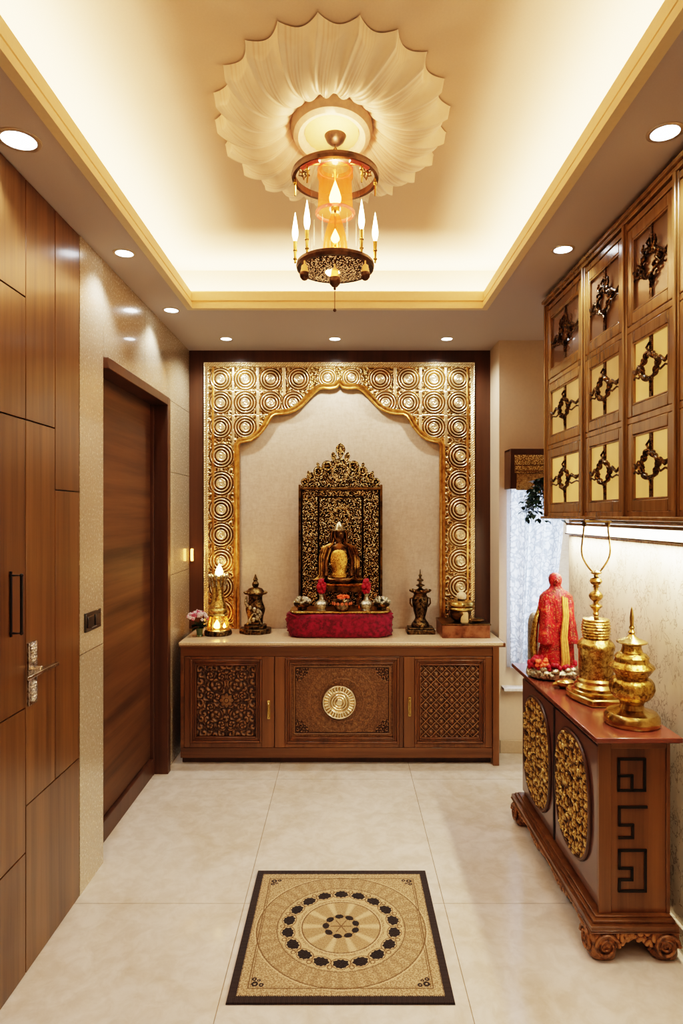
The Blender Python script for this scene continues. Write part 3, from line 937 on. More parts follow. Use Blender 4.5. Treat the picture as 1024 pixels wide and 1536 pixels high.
# arms resting on knees, crossed legs
for sg in (-1, 1):
    q.tube([(xi+sg*.060, DS, zt+.232), (xi+sg*.082, DS-.012, zt+.17), (xi+sg*.088, DS-.025, zt+.12), (xi+sg*.080, DS-.05, zt+.075), (xi+sg*.085, DS-.062, zt+.05)], [.02, .018, .015, .012, .012], 10)
    q.tube([(xi+sg*.045, DS-.01, zt+.03), (xi+sg*.095, DS-.04, zt+.03), (xi+sg*.06, DS-.062, zt+.024), (xi+sg*-.02, DS-.066, zt+.018)], [.028, .024, .018, .012], 10)
# face
q.ball((xi, DS-.036, zt+.316), .006, (1, 1.6, 1.4)); q.ball((xi-.014, DS-.036, zt+.328), .0045); q.ball((xi+.014, DS-.036, zt+.328), .0045)
q.tube([(xi-.009, DS-.034, zt+.302), (xi, DS-.037, zt+.300), (xi+.009, DS-.034, zt+.302)], .0022, 6)
for sg in (-1, 1): q.ball((xi+sg*.035, DS, zt+.322), .009, (.5, .8, 1.6))
q.build('body', M['idol'], idr, sharp=70)
q = MB(); q.loft([(xi, DS-.02, zt+z, ell(rx, ry)) for z, rx, ry in [(.035, .056, .03), (.05, .060, .034), (.062, .05, .03), (.07, .044, .028), (.10, .056, .030), (.15, .062, .032), (.19, .056, .028), (.215, .04, .02), (.228, .02, .012)]], 28)
for zz_ in (.042, .058, .066): q.tube([(xi+.060*math.cos(a), DS-.02+.034*math.sin(a), zt+zz_) for a in np.linspace(0, 2*PI, 30)[:-1]], .003, 6, closed=True)
tag(q.build('chest_ornament', M['idol_gold'], idr, sharp=70), 'bright gold chest ornament')
# shawl falling from head over both shoulders and curling outward at the hem
q = MB()
for sg in (-1, 1):
    for off_, rr in ((0, .011), (.014, .010), (-.012, .009), (.026, .008)):
        q.tube([(xi+sg*(.030), DS+.012, zt+.300), (xi+sg*(.045+off_*.3), DS+.005, zt+.262), (xi+sg*(.085+off_), DS-.004, zt+.235), (xi+sg*(.104+off_), DS-.01, zt+.18), (xi+sg*(.105+off_), DS-.018, zt+.11),
                (xi+sg*(.104+off_), DS-.03, zt+.06), (xi+sg*(.112+off_*1.4), DS-.04, zt+.030), (xi+sg*(.140+off_), DS-.044, zt+.022)], [rr*.6, rr, rr*1.1, rr*1.1, rr, rr, rr*1.1, rr*.8], 8)
q.build('shawl', metal('shawl_dark_gold', srgb(58, 36, 16), srgb(150, 106, 52), .22, 25, .1), idr)
q = MB(); q.lathe([(.040, 0), (.042, .006), (.038, .016), (.030, .028), (.024, .040), (.012, .052), (.005, .062), (0, .060)], xi, DS, 24, z0=zt+.350)
for i in range(9):
    a = 2*PI*i/9; q.ball((xi+.040*math.cos(a), DS+.040*math.sin(a), zt+.358), .006, seg=8, rings=6)
tag(q.build('crown', metal('antique_silver_gold', srgb(86, 72, 46), srgb(188, 172, 132), .25, 40, .3), idr), 'pale silvery crown')
q = MB()
for sg in (-1, 1):
    q.tube([(xi, DS+.03, zt+.372), (xi+sg*.030, DS+.024, zt+.362), (xi+sg*.050, DS+.015, zt+.330), (xi+sg*.052, DS+.01, zt+.295), (xi+sg*.046, DS+.006, zt+.255)], [.012, .013, .013, .012, .012], 10)
q.build('hood', M['idol'], idr)

# pot under the stool
q = thing('offering_pot', 'small dark round pot with orange flowers under the idol stool', 'pot', (WX(513, 4.128), 4.128, ZT))
xo = WX(513, 4.128)
b = MB(); b.lathe([(.030, 0), (.040, .004), (.052, .022), (.060, .05), (.062, .072), (.055, .085), (.05, .085), (.048, .07), (0, .066)], xo, 4.128, 32, z0=ZT)
b.build('bowl', metal('pot_dark', srgb(40, 30, 24), srgb(140, 120, 90), .2, 30, .2), q)
b = MB(); random.seed(5)
for i in range(34):
    a = random.random()*2*PI; r = .042*math.sqrt(random.random())
    b.ball((xo+r*math.cos(a), 4.128+r*math.sin(a), ZT+.082+random.random()*.018), .009, (1, 1, .8), 7, 5)
b.build('flowers', plain('orange_marigold', srgb(232, 96, 30), .6, var=.35, scale=120), q)
b = MB(); random.seed(6)
for i in range(7):
    a = PI+(i+.5)*PI/7
    for j in range(5):
        aa = 2*PI*j/5; cx_, cy_, cz_ = xo+.062*math.cos(a), 4.128+.062*math.sin(a), ZT+.052
        b.ball((cx_+.006*math.cos(aa)*-math.sin(a), cy_+.006*math.cos(aa)*math.cos(a), cz_+.006*math.sin(aa)), .0045, seg=6, rings=5)
b.build('enamel_blossoms', plain('enamel_orange', srgb(214, 110, 60), .4), q)

# silver vases holding red blooms, and bead bowls
def make_vase(x, y):
    v = thing('flower_vase', '', 'vase', (x, y, ZT))
    b = MB(); b.lathe([(.030, 0), (.034, .006), (.026, .014), (.040, .030), (.044, .046), (.036, .060), (.018, .070), (.013, .090), (.017, .105), (.024, .112), (.020, .112), (.010, .100), (0, .098)], x, y, 28, z0=ZT)
    b.build('vessel', M['silver'], v)
    b = MB(); b.tube([(x, y, ZT+.10), (x, y, ZT+.14)], .004, 6); b.build('stem', plain('dark_green_stem', (.01, .03, .01), .6), v)
    b = MB(); random.seed(11)
    for i in range(46):
        t = random.random(); a = random.random()*2*PI; r = .024*math.sin(PI*(.12+.8*t))
        b.ball((x+r*math.cos(a), y+r*math.sin(a), ZT+.115+t*.085), .011, (1, 1, 1.1), 7, 5)
    tag(b.build('red_blooms', M['redp'], v), 'dense column of red petals')
    return v
xv0, xv1 = WX(482, 4.135), WX(549, 4.135)
v1 = make_vase(xv0, 4.135); tag(v1, 'silver vase of red blooms left of the stool on the shrine tray', 'vase', 'silver vases beside the idol stool')
v2 = copy_tree(v1); v2.location = (xv1, 4.135, ZT); tag(v2, 'silver vase of red blooms right of the stool on the shrine tray', 'vase', 'silver vases beside the idol stool')
def make_bowl(x, y):
    v = thing('bead_bowl', '', 'bowl', (x, y, ZT))
    b = MB(); b.lathe([(.030, 0), (.033, .005), (.030, .010), (.052, .026), (.058, .042), (.052, .044), (0, .040)], x, y, 28, z0=ZT)
    b.build('dish', M['bronze'], v)
    b = MB(); random.seed(4)
    for i in range(70):
        a = random.random()*2*PI; t = random.random(); r = .056*math.sqrt(t)
        b.ball((x+r*math.cos(a), y+r*math.sin(a), ZT+.046+.030*(1-t)+random.random()*.008), .0095, seg=7, rings=5)
    b.build('beads', M['silver'], v)
    return v
w1 = make_bowl(WX(453, 4.19), 4.19); tag(w1, 'bowl heaped with glinting beads at the left end of the shrine tray', 'bowl', 'bead bowls on the shrine tray')
w2 = copy_tree(w1); w2.location = (WX(572, 4.19), 4.19, ZT); tag(w2, 'bowl heaped with glinting beads at the right end of the shrine tray', 'bowl', 'bead bowls on the shrine tray')

# ================================================================== bronze urns on the counter
dU = 4.28; kU = dU/950
xu = WX(383, dU); u1 = thing('bronze_urn', 'dark bronze figured urn with flame finial left of the crimson cushion', 'urn', (xu, dU, Z0))
b = MB(); b.prism([(xu+.104*math.cos(a+PI/8)/math.cos(PI/8), dU+.085*math.sin(a+PI/8)/math.cos(PI/8)) for a in np.arange(8)*PI/4], 2, Z0, Z0+.034)
b.build('plinth', M['bronze'], u1, bevel=.005)
b = MB(); b.lathe([(.076, .0345), (.078, .055), (.066, .060), (.050, .064), (.050, .075), (.053, .11), (.064, .145), (.066, .165), (.056, .19), (.047, .215), (.046, .245), (.050, .252), (.046, .256), (0, .256)], xu, dU, 40, z0=Z0, sy=.85)
b.build('urn_body', M['bronze'], u1)
b = MB()
for i in range(14):
    t = i/13; a0 = -2.1+1.2*math.sin(t*5); z = Z0+.085+t*.15
    r = .062+.004*math.sin(PI*t)
    b.ball((xu+r*math.cos(a0), dU+r*.85*math.sin(a0), z), .014-.004*t, (1, .6, 1.3), 8, 6)
b.tube([(xu+.058*math.cos(a), dU+.05*math.sin(a), Z0+.10+.04*math.sin(a*3)) for a in np.linspace(-2.9, -.2, 20)], .006, 6)
b.build('relief_figures', M['silver'], u1)
b = MB(); b.lathe([(.052, .257), (.074, .262), (.076, .270), (.060, .280), (.045, .300), (.020, .308), (.016, .312)], xu, dU, 32, z0=Z0, sy=.85)
for i in range(12):
    a = 2*PI*i/12; b.ball((xu+.071*math.cos(a), dU+.06*math.sin(a), Z0+.272), .011, (1, 1, .8), 7, 5)
b.build('lid', M['bronze_s'], u1)
b = MB(); b.lathe([(.014, .308), (.022, .318), (.024, .332), (.016, .345), (.012, .350), (.018, .358), (.010, .375), (.003, .395), (0, .400)], xu, dU, 20, z0=Z0)
b.build('finial', M['bronze'], u1)

xu = WX(630, dU); u2 = thing('bronze_urn', 'dark bronze two-handled urn with tiered finial right of the crimson cushion', 'urn', (xu, dU, Z0))
b = MB(); b.box(xu-.094, xu+.094, dU-.07, dU+.07, Z0, Z0+.03); b.box(xu-.086, xu+.086, dU-.062, dU+.062, Z0+.03, Z0+.042); b.build('plinth', M['bronze'], u2, bevel=.005)
b = MB(); b.lathe([(.060, .0425), (.062, .052), (.056, .066), (.040, .088), (.034, .10), (.036, .115), (.046, .15), (.054, .20), (.056, .225), (.050, .24), (.046, .245), (0, .245)], xu, dU, 40, z0=Z0, sy=.85)
b.build('urn_body', M['bronze'], u2)
for sg in (-1, 1):
    b = MB(); b.tube([(xu+sg*.046, dU, Z0+.238), (xu+sg*.066, dU, Z0+.232), (xu+sg*.068, dU, Z0+.20), (xu+sg*.052, dU, Z0+.175)], .006, 8)
    b.build('handle', M['bronze_s'], u2)
b = MB(); b.lathe([(.050, .246), (.042, .258), (.046, .268), (.066, .276), (.068, .284), (.050, .290), (.020, .296), (.014, .302)], xu, dU, 32, z0=Z0, sy=.85)
for i in range(8):
    a = 2*PI*i/8; b.ball((xu+.064*math.cos(a), dU+.055*math.sin(a), Z0+.286), .012, (1, 1, .8), 7, 5)
b.build('lid', M['bronze_s'], u2)
b = MB(); b.lathe([(.010, .298), (.012, .31), (.030, .318), (.030, .324), (.010, .332), (.010, .345), (.024, .352), (.022, .360), (.008, .368), (.008, .38), (.014, .386), (.004, .40), (.003, .425), (0, .432)], xu, dU, 24, z0=Z0)
b.build('finial', M['bronze'], u2)

# ================================================================== lit lamp at the left
M['flame'] = emitter('flame_glow', (1, .55, .16), 45)
M['flame_w'] = emitter('bulb_glow', (1, .62, .26), 40)
dL = 4.22; xl = WX(327, dL)
la = thing('oil_lamp', 'lit ornate gold table lamp with flames at top and base, far left', 'lamp', (xl, dL, Z0))
b = MB(); b.lathe([(.088, 0), (.092, .006), (.090, .026), (.082, .034), (0, .034)], xl, dL, 44, z0=Z0)
b.build('base', M['bronze'], la)
b = MB(); b.lathe([(.070, .035), (.072, .05), (.066, .09), (.062, .11), (.055, .125)], xl, dL, 40, z0=Z0, cap=False)
tag(b.build('glass_chamber', glassy('amber_cut_glass', (1, .72, .32), .88, .15), la), 'amber glass chamber with a flame inside')
b = MB()
for i in range(8):
    a = 2*PI*(i+.5)/8; b.tube([(xl+.071*math.cos(a), dL+.071*math.sin(a), Z0+.035), (xl+.070*math.cos(a), dL+.07*math.sin(a), Z0+.07), (xl+.056*math.cos(a), dL+.056*math.sin(a), Z0+.125)], .004, 6)
b.build('cage', M['gold'], la)
b = MB(); b.lathe([(.052, .122), (.066, .128), (.070, .136), (.060, .146), (.064, .156), (.068, .166), (.056, .180), (.060, .190), (.056, .20), (.044, .222), (.038, .26), (.036, .30), (.040, .33), (.046, .345), (.044, .36), (.060, .375), (.066, .388), (.060, .392), (.030, .385), (0, .385)], xl, dL, 44, z0=Z0)
b.build('column', M['gold'], la)
b = MB()
for i in range(12):
    a = 2*PI*i/12
    b.ball((xl+.063*math.cos(a), dL+.063*math.sin(a), Z0+.392), .011, (1, 1, 1.2), 8, 6)
    b.tube([(xl+.063*math.cos(a), dL+.063*math.sin(a), Z0+.392), (xl+.056*math.cos(a), dL+.056*math.sin(a), Z0+.36), (xl+.05*math.cos(a), dL+.05*math.sin(a), Z0+.322)], .004, 6)
b.build('cup_ornament', M['silver'], la)
def flame(mb, x, y, z, r, h):
    mb.lathe([(0, 0), (r*.55, h*.05), (r*.95, h*.2), (r, h*.34), (r*.75, h*.55), (r*.38, h*.78), (r*.12, h*.94), (0, h)], x, y, 14, z0=z)
b = MB(); flame(b, xl+.008, dL, Z0+.388, .026, .085); b.build('top_flame', M['flame'], la)
b = MB(); flame(b, xl-.005, dL-.01, Z0+.04, .024, .06); flame(b, xl+.044, dL-.01, Z0+.045, .010, .035); b.build('base_flame', M['flame'], la)

# small flower vase beside the lamp
xf, yf = WX(299, 4.15), 4.15
fv = thing('flower_vase', 'little green glass vase of pink and white blossoms at the left counter end', 'vase', (xf, yf, Z0))
b = MB(); b.lathe([(.020, 0), (.022, .004), (.018, .02), (.022, .05), (.024, .055), (.020, .055), (0, .03)], xf, yf, 24, z0=Z0)
b.build('vessel', plain('green_glazed_pot', srgb(64, 84, 48), .2, coat=.5), fv)
LEAF = plain('dark_green_leaves', srgb(38, 62, 30), .5, var=.3)
def leafq(mb, p, d, up, L, W):
    d = Vector(d).normalized(); s_ = d.cross(Vector(up)).normalized(); n_ = s_.cross(d)
    p = Vector(p); vs = []
    for t, w_ in ((0, .05), (.3, .8), (.6, .9), (.85, .45), (1, 0.02)):
        c_ = p+d*(L*t)-n_*(L*.25*t*t)
        vs += [c_-s_*(W*w_)+n_*(W*.25*w_), c_, c_+s_*(W*w_)+n_*(W*.25*w_)]
    fs = []
    for i in range(4):
        a = i*3; fs += [(a, a+1, a+4, a+3), (a+1, a+2, a+5, a+4)]
    mb.add(vs, fs)
random.seed(21); b = MB()
for i in range(26):
    a = random.random()*2*PI; el = random.uniform(-.2, 1)
    leafq(b, (xf+.01*math.cos(a), yf+.01*math.sin(a), Z0+.05+random.random()*.03), (math.cos(a)*.8, math.sin(a)*.8, el), (0, 0, 1), .05, .018)
b.build('leaves', LEAF, fv, recalc=False)
for nm, col_, sd, cnt in (('white_blossoms', srgb(232, 216, 214), 3, 60), ('pink_blossoms', srgb(196, 96, 120), 9, 34)):
    random.seed(sd); b = MB()
    for i in range(cnt):
        a = random.random()*2*PI; t = random.random(); r = .066*math.sqrt(t)
        c_ = (xf-.012+r*math.cos(a), yf+r*.8*math.sin(a), Z0+.115+.035*(1-t)+random.random()*.02)
        for j in range(4):
            aa = j*PI/2+i; b.ball((c_[0]+.006*math.cos(aa), c_[1]-.003, c_[2]+.006*math.sin(aa)), .0052, seg=6, rings=4)
    b.build(nm, plain(nm, col_, .6, var=.15), fv)

# ================================================================== wooden box with stacked pot on it
xb0, xb1, yb0, yb1 = WX(663, 4.09), WX(735, 4.09), 4.09, 4.36
bx_ = thing('wooden_box', 'shallow worn copper-brown box at the right end of the counter', 'box', ((xb0+xb1)/2, 4.2, Z0))
M['copper'] = metal('worn_copper', srgb(92, 54, 34), srgb(160, 110, 76), .4, 14, .3, .6)
b = MB(); b.box(xb0, xb1, yb0, yb1, Z0, Z0+.082)
b.build('box_body', M['copper'], bx_, bevel=.004)
b = MB(); b.box(xb0-.004, xb1+.006, yb0-.004, yb1+.004, Z0+.0822, Z0+.092); b.build('lid', M['bronze_s'], bx_, bevel=.003)
ZB = Z0+.0925
yp = 4.2; xp = WX(691, yp)
pt = thing('stacked_brass_pot', 'squat dark pot with gold bands and cream knob on the copper box', 'pot', (xp, yp, ZB))
b = MB(); b.lathe([(.035, 0), (.046, .006), (.066, .03), (.074, .055), (.070, .072), (.060, .078), (0, .078)], xp-.005, yp, 40, z0=ZB)
b.build('bowl', M['bronze_s'], pt)
b = MB(); b.lathe([(.060, .078), (.088, .080), (.092, .088), (.088, .096), (.070, .098), (.074, .104), (.090, .108), (.094, .120), (.088, .132), (.060, .138), (.03, .142), (0, .142)], xp, yp, 44, z0=ZB)
b.build('gold_bands', M['gold_s'], pt)
b = MB(); b.lathe([(.020, .1425), (.030, .150), (.033, .165), (.028, .182), (.014, .192), (0, .194)], xp+.004, yp, 24, z0=ZB)
tag(b.build('knob', plain('cream_stone', srgb(236, 206, 160), .4), pt), 'round cream knob')
b = MB(); b.lathe([(.024, 0), (.027, .005), (.024, .06), (.020, .070), (0, .07)], xp+.012, yp-.062, 20, z0=ZB, sy=.5)
b.build('cream_label_drum', plain('cream_enamel', srgb(230, 196, 140), .35), pt)
sh = MB(); 
xs2, ys2 = WX(712, 4.16), 4.16
sh.lathe([(.0, 0), (.03, .003), (.05, .010), (.055, .016), (.049, .016), (.03, .008), (0, .006)], xs2+.01, ys2, 32, z0=ZB, sx=.95, sy=.9)
so = sh.build('offering_dish', M['gold_s'], None); tag(so, 'shallow gold dish on the copper box right of the stacked pot', 'dish')
# ================================================================== floor rug
Rx0, Rx1, Ry0, Ry1 = -.382, .354, 2.027, 2.783
rg = thing('floor_rug', 'small square tan mandala rug with black border on the marble floor', 'rug', (-.014, 2.405, 0))
nx, ny = 560, 570
U, V = np.meshgrid(np.linspace(0, 1, nx), np.linspace(0, 1, ny))
X = Rx0+U*(Rx1-Rx0); Y = Ry0+V*(Ry1-Ry0)
e = np.minimum(np.minimum(X-Rx0, Rx1-X), np.minimum(Y-Ry0, Ry1-Y))
dx = X+.014; dy = Y-2.405; r = np.hypot(dx, dy); a = np.arctan2(dy, dx)
tan = np.array(srgb(186, 160, 118)); tan2 = np.array(srgb(132, 106, 70)); lt = np.array(srgb(214, 192, 152)); blk = np.array(srgb(38, 32, 32)); mid = np.array(srgb(112, 88, 56))
s1 = scrolls(X/.017, Y/.017, 5, 1.6); s2 = scrolls(X/.009, Y/.009, 6, 1.3)
def mixc(c0, c1, t): return c0+(c1-c0)*t[..., None]
C = mixc(tan2, lt, np.clip(s1*.6+s2*.45, 0, 1))
# outer guilloche ring and radiating inner fans
fan = .5+.5*np.cos(a*10)
C = np.where(((r < .145))[..., None], mixc(mixc(tan2, tan, .35+.4*s1), lt, np.clip(.7*smooth(.55, .98, fan)*(r > .07)+.45*s2-.12, 0, 1)), C)
ringz = (r > .165) & (r < .235)
C = np.where(ringz[..., None], mixc(tan, lt, np.clip(s2, 0, 1)), C)
C = np.where(((r > .245) & (r < .315))[..., None], mixc(C, tan2, .45*(.5+.5*np.cos(a*40))), C)
for R_, wd, cc in ((.148, .0022, mid), (.153, .0016, lt), (.242, .0018, mid), (.318, .0022, mid), (.324, .0015, lt), (.06, .002, mid)):
    C = np.where((np.abs(r-R_) < wd)[..., None], cc, C)
for i in range(18):
    t = 2*PI*(i+.5)/18; cx_, cy_ = .203*math.cos(t), .203*math.sin(t)
    q1 = (dx-cx_)*math.cos(t)+(dy-cy_)*math.sin(t); q2 = -(dx-cx_)*math.sin(t)+(dy-cy_)*math.cos(t)
    d = np.hypot(q1/.022, q2/(.0275-.005*(q1/.022)))
    C = np.where(((d > 1.15) & (d < 1.3))[..., None], mid, C)
    C = np.where((d < 1+.08*np.sin(i*3+9*np.arctan2(q2, q1)))[..., None], blk, C)
    t2 = 2*PI*i/18; d = np.hypot(dx-.222*math.cos(t2), dy-.222*math.sin(t2)); C = np.where((np.abs(d-.008) < .002)[..., None], mid, C)
for i in range(9):
    t = 2*PI*i/9+.3; cx_, cy_ = .058*math.cos(t), .058*math.sin(t)
    q1 = (dx-cx_)*math.cos(t)+(dy-cy_)*math.sin(t); q2 = -(dx-cx_)*math.sin(t)+(dy-cy_)*math.cos(t)
    d = np.hypot(q1/.013, q2/.0165)
    C = np.where((d < 1)[..., None], blk, C)
for i in range(6):
    t = 2*PI*i/6; d = np.abs(-dx*math.sin(t)+dy*math.cos(t)); C = np.where(((d < .0022) & (r < .04))[..., None], mid, C)
C = np.where(((np.abs(e-.062) < .0018) | (np.abs(e-.069) < .0012))[..., None], mid, C)
ex = np.minimum(X-Rx0, Rx1-X); ey = np.minimum(Y-Ry0, Ry1-Y)
for (qx, qy, rr) in ((.082, .082, .011), (.104, .078, .008), (.078, .104, .008), (.094, .098, .006)):
    d = np.hypot(ex-qx, ey-qy); C = np.where((np.abs(d-rr*.7) < rr*.35)[..., None], blk, C)
jag = .028+.004*(np.sin((X+Y)*900) > 0)
C = np.where((e < jag)[..., None], blk, C)
rib = (e < .026) & (np.where(ex < ey, np.sin(Y*1100), np.sin(X*1100)) > .3)
C = np.where(rib[..., None], blk*2.2, C)
Hh = .006+.0012*s2
Hh = np.where(e < .03, .0065, Hh)
edge = np.arange(1)
Hh[0, :] = 0; Hh[-1, :] = 0; Hh[:, 0] = 0; Hh[:, -1] = 0
P = np.stack([X, Y, Hh+.0008], -1)
m = NT('woven_rug'); at = m.n('ShaderNodeAttribute', attribute_name='col'); v = m.coords()
nn = m.noise(v, 700, 2, .6)
m.set(color=m.mix(.35, at.outputs['Color'], m.ramp(nn, [(.3, (.05, .04, .03)), (.7, (.75, .6, .42))]), 'SOFT_LIGHT'), rough=.9, spec=.2, sheen=.15)
m.bump(nn, .3, .003)
gridobj('woven_field', P, m.m, rg, None, {'col': C})

# ================================================================== console table
M['con_front'] = plain('plum_brown_lacquer', srgb(92, 66, 60), .28, coat=.5, var=.1, scale=8)
M['carved_con'] = relief('carved_console_wood', [(.1, srgb(48, 26, 14)), (.5, srgb(110, 68, 38)), (.9, srgb(176, 128, 78))], .35, .1)
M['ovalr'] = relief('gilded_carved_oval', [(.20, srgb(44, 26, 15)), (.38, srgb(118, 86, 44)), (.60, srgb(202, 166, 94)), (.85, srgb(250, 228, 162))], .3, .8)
CX0, CX1, CY0, CY1 = .905, 1.158, 2.26, 3.24
cs = thing('console_table', 'red-topped carved wooden console with gilded oval doors by the right wall', 'console table', (1.03, 2.75, 0))
b = MB(); b.box(CX0+.012, CX1, CY0+.004, CY1, .147, .772)
b.build('body', M['wood_con'], cs, bevel=.002)
b = MB(); b.box(.868, 1.170, 2.19, 3.30, .779, .797); b.box(.878, 1.168, 2.205, 3.285, .772, .779)
b.build('top', M['wood_red'], cs, bevel=.003)
# end frame (near side) with fretwork
b = MB(); b.box(CX0, CX0+.045, CY0-.002, CY0+.012, .147, .772); b.box(CX1-.012, CX1+.002, CY0-.002, CY0+.012, .147, .772); b.box(CX0+.045, CX1-.012, CY0-.002, CY0+.012, .735, .772)
b.build('end_frame', M['wood_con'], cs, bevel=.002)
def zf(py): return WZ(py, CY0)
def xf_(p): return WX(p, CY0)
fr = MB(); lw = .0085; Yf = CY0+.0045
def bar(x0, y0, x1, y1):
    a0, a1 = sorted((xf_(x0), xf_(x1))); c0, c1 = sorted((zf(y0), zf(y1)))
    if abs(a1-a0) > abs(c1-c0): c0 -= lw/2; c1 += lw/2; a0 -= lw/2; a1 += lw/2
    else: a0 -= lw/2; a1 += lw/2
    fr.box(a0, a1, Yf-.006, Yf+.002, c0, c1)
# first motif
for s_ in [(928, 1139, 967, 1139), (967, 1139, 967, 1186), (967, 1186, 950, 1186), (928, 1139, 928, 1186), (928, 1164, 948, 1164), (948, 1164, 948, 1186), (928, 1186, 948, 1186)]: bar(*s_)
for s_ in [(929, 1211, 969, 1211), (929, 1211, 929, 1238), (929, 1238, 949, 1238), (949, 1238, 949, 1257), (929, 1257, 949, 1257)]: bar(*s_)
for s_ in [(929, 1276, 968, 1276), (968, 1276, 968, 1337), (968, 1337, 929, 1337), (929, 1276, 929, 1303), (929, 1303, 948, 1303), (948, 1303, 948, 1320), (929, 1320, 948, 1320), (929, 1320, 929, 1337)]: bar(*s_)
tag(fr.build('fretwork', M['black'], cs, sharp=None), 'black angular meander fretwork')
# long front: two doors with gilded ovals
XF = CX0+.012
for (y0, y1, oy, ow, z0o, z1o) in [(2.275, 2.74, 2.52, .185, .235, .700), (2.745, 3.235, 2.985, .20, .205, .700)]:
    b = MB(); b.box(XF-.010, XF-.0005, y0, y1, .165, .735)
    dr = b.build('door', M['con_front'], cs, bevel=.003)
    oz, oh = (z0o+z1o)/2, (z1o-z0o)/2
    n_ = 2.6
    b = MB(); pts = []
    for i in range(72):
        t = 2*PI*i/72; c_, s_ = math.cos(t), math.sin(t)
        pts.append((XF-.013, oy+ow*abs(c_)**(2/n_)*(1 if c_ >= 0 else -1), oz+oh*abs(s_)**(2/n_)*(1 if s_ >= 0 else -1)))
    b.tube(pts, .009, 8, closed=True); b.build('oval_rim', M['wood_dark'], dr)
    U, V = np.meshgrid(np.linspace(-1, 1, 150), np.linspace(-1, 1, 330))
    msk = (np.abs(U)**n_+np.abs(V)**n_) < .97
    Yg = oy+U*ow; Zg = oz+V*oh
    wy_ = Yg+.03*fbm(Yg/.05, Zg/.05, 3, 3); wz_ = Zg+.03*fbm(Yg/.05+9, Zg/.05, 4, 3)
    f1, f2, idv, an_ = worley(wy_/.040, wz_/.034, 14); g1, g2, _, _ = worley(wy_/.017+5, wz_/.016, 16)
    leafh = np.clip(1.05-f1*1.15, 0, 1)*(.72+.28*np.cos(an_*3+idv*6))*np.clip((f2-f1)*5, 0, 1)
    hh = leafh*.95+.35*np.clip((g2-g1)*2.2, 0, 1)*(1-leafh)-.05+.25*(vnoise(Yg/.012, Zg/.012, 4)-.5)
    hh = np.clip(hh, 0, 1)
    P = np.stack([XF-.0125-.014*hh, Yg, Zg], -1)
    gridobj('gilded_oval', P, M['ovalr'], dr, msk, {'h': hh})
b = MB(); b.box(XF-.014, XF-.001, 2.735, 2.75, .165, .735); b.build('centre_stile', M['seam'], cs, bevel=.001)
b = MB()
for (za, zb) in ((.735, .745), (.745, .76), (.76, .771)): b.box(XF-.004-(za-.735)*.5, XF+.01, CY0, CY1, za, zb)
b.build('top_moulding', M['wood_con'], cs, bevel=.002)
# plinth
b = MB(); b.box(.862, CX1+.012, 2.215, 3.275, .105, .128); b.box(.875, CX1+.006, 2.23, 3.262, .128, .140); b.box(.888, CX1, 2.245, 3.25, .140, .1475)
for i in range(4): b.box(.858+i*.002, CX1+.012, 2.211+i*.002, 3.28, .106+i*.006, .109+i*.006)
b.build('plinth', M['wood_con'], cs, bevel=.002)
# scroll feet
def scroll_foot(x, y, sx, sy):
    b = MB()
    # block curved below the plinth, carved volutes on both faces
    b.loft([(x, y, z, (lambda r_: (lambda a: (r_*abs(math.cos(a))**.6*(1 if math.cos(a) >= 0 else -1), r_*abs(math.sin(a))**.6*(1 if math.sin(a) >= 0 else -1))))(r_)) for z, r_ in
            [(0.0, .036), (.008, .044), (.020, .048), (.035, .047), (.055, .049), (.075, .053), (.09, .052), (.105, .046)]], 24)
    for face in (0, 1):
        pts = []; rad = []
        for k_ in range(30):
            t = k_/29; an = t*2.35*2*PI; rr = .042*(1-t)+.003
            u_, w_ = rr*math.cos(an), rr*math.sin(an)
            if face == 0: pts.append((x+sx*.003+u_, y-.050, .056+w_))
            else: pts.append((x-.050, y+sy*.003+u_, .056+w_))
            rad.append(.008*(1-.5*t))
        b.tube(pts, rad, 6)
    return b.build('foot', M['carved_f'], cs, sharp=60)
M['carved_f'] = metal('carved_foot_wood', srgb(62, 34, 18), srgb(150, 104, 60), .38, 45, .6, .1)
for (x, y, sx, sy) in [(.912, 2.266, 1, 1), (1.130, 2.266, -1, 1), (.912, 3.225, 1, -1), (1.130, 3.225, -1, -1)]: scroll_foot(x, y, sx, sy)
# aprons: scalloped along the near end and the long front
def apron(axis, a0, a1, pos, name):
    n_ = 120; us = np.linspace(0, 1, n_); vz = np.linspace(0, 1, 26)
    U, V = np.meshgrid(us, vz)
    L = a1-a0; s = U*L
    if axis == 1:   # near end: two scalloped lobes meeting at a middle drop
        dep = .022+.030*np.abs(np.cos(U*PI))**1.2+.010*np.abs(np.sin(U*PI*6))
    else:
        dep = .026+.026*np.abs(np.cos(U*PI*3))**1.5+.010*np.abs(np.sin(U*PI*18))
    z = .107-V*dep
    h = scrolls(s/.03, V*1.5, 7, 1.6)
    if axis == 1: P = np.stack([a0+s, pos-.010*h*np.sin(PI*np.clip(V*.9+.05, 0, 1)), z], -1)
    else: P = np.stack([pos-.010*h*np.sin(PI*np.clip(V*.9+.05, 0, 1)), a0+s, z], -1)
    ob = gridobj(name, P, M['carved_con'], cs, None, {'h': h})
    so_ = ob.modifiers.new('thick', 'SOLIDIFY'); so_.thickness = .014; so_.offset = 0
apron(1, .935, 1.10, 2.235, 'end_apron'); apron(0, 2.29, 3.20, .885, 'front_apron')

# ================================================================== items on the console
ZK = .797
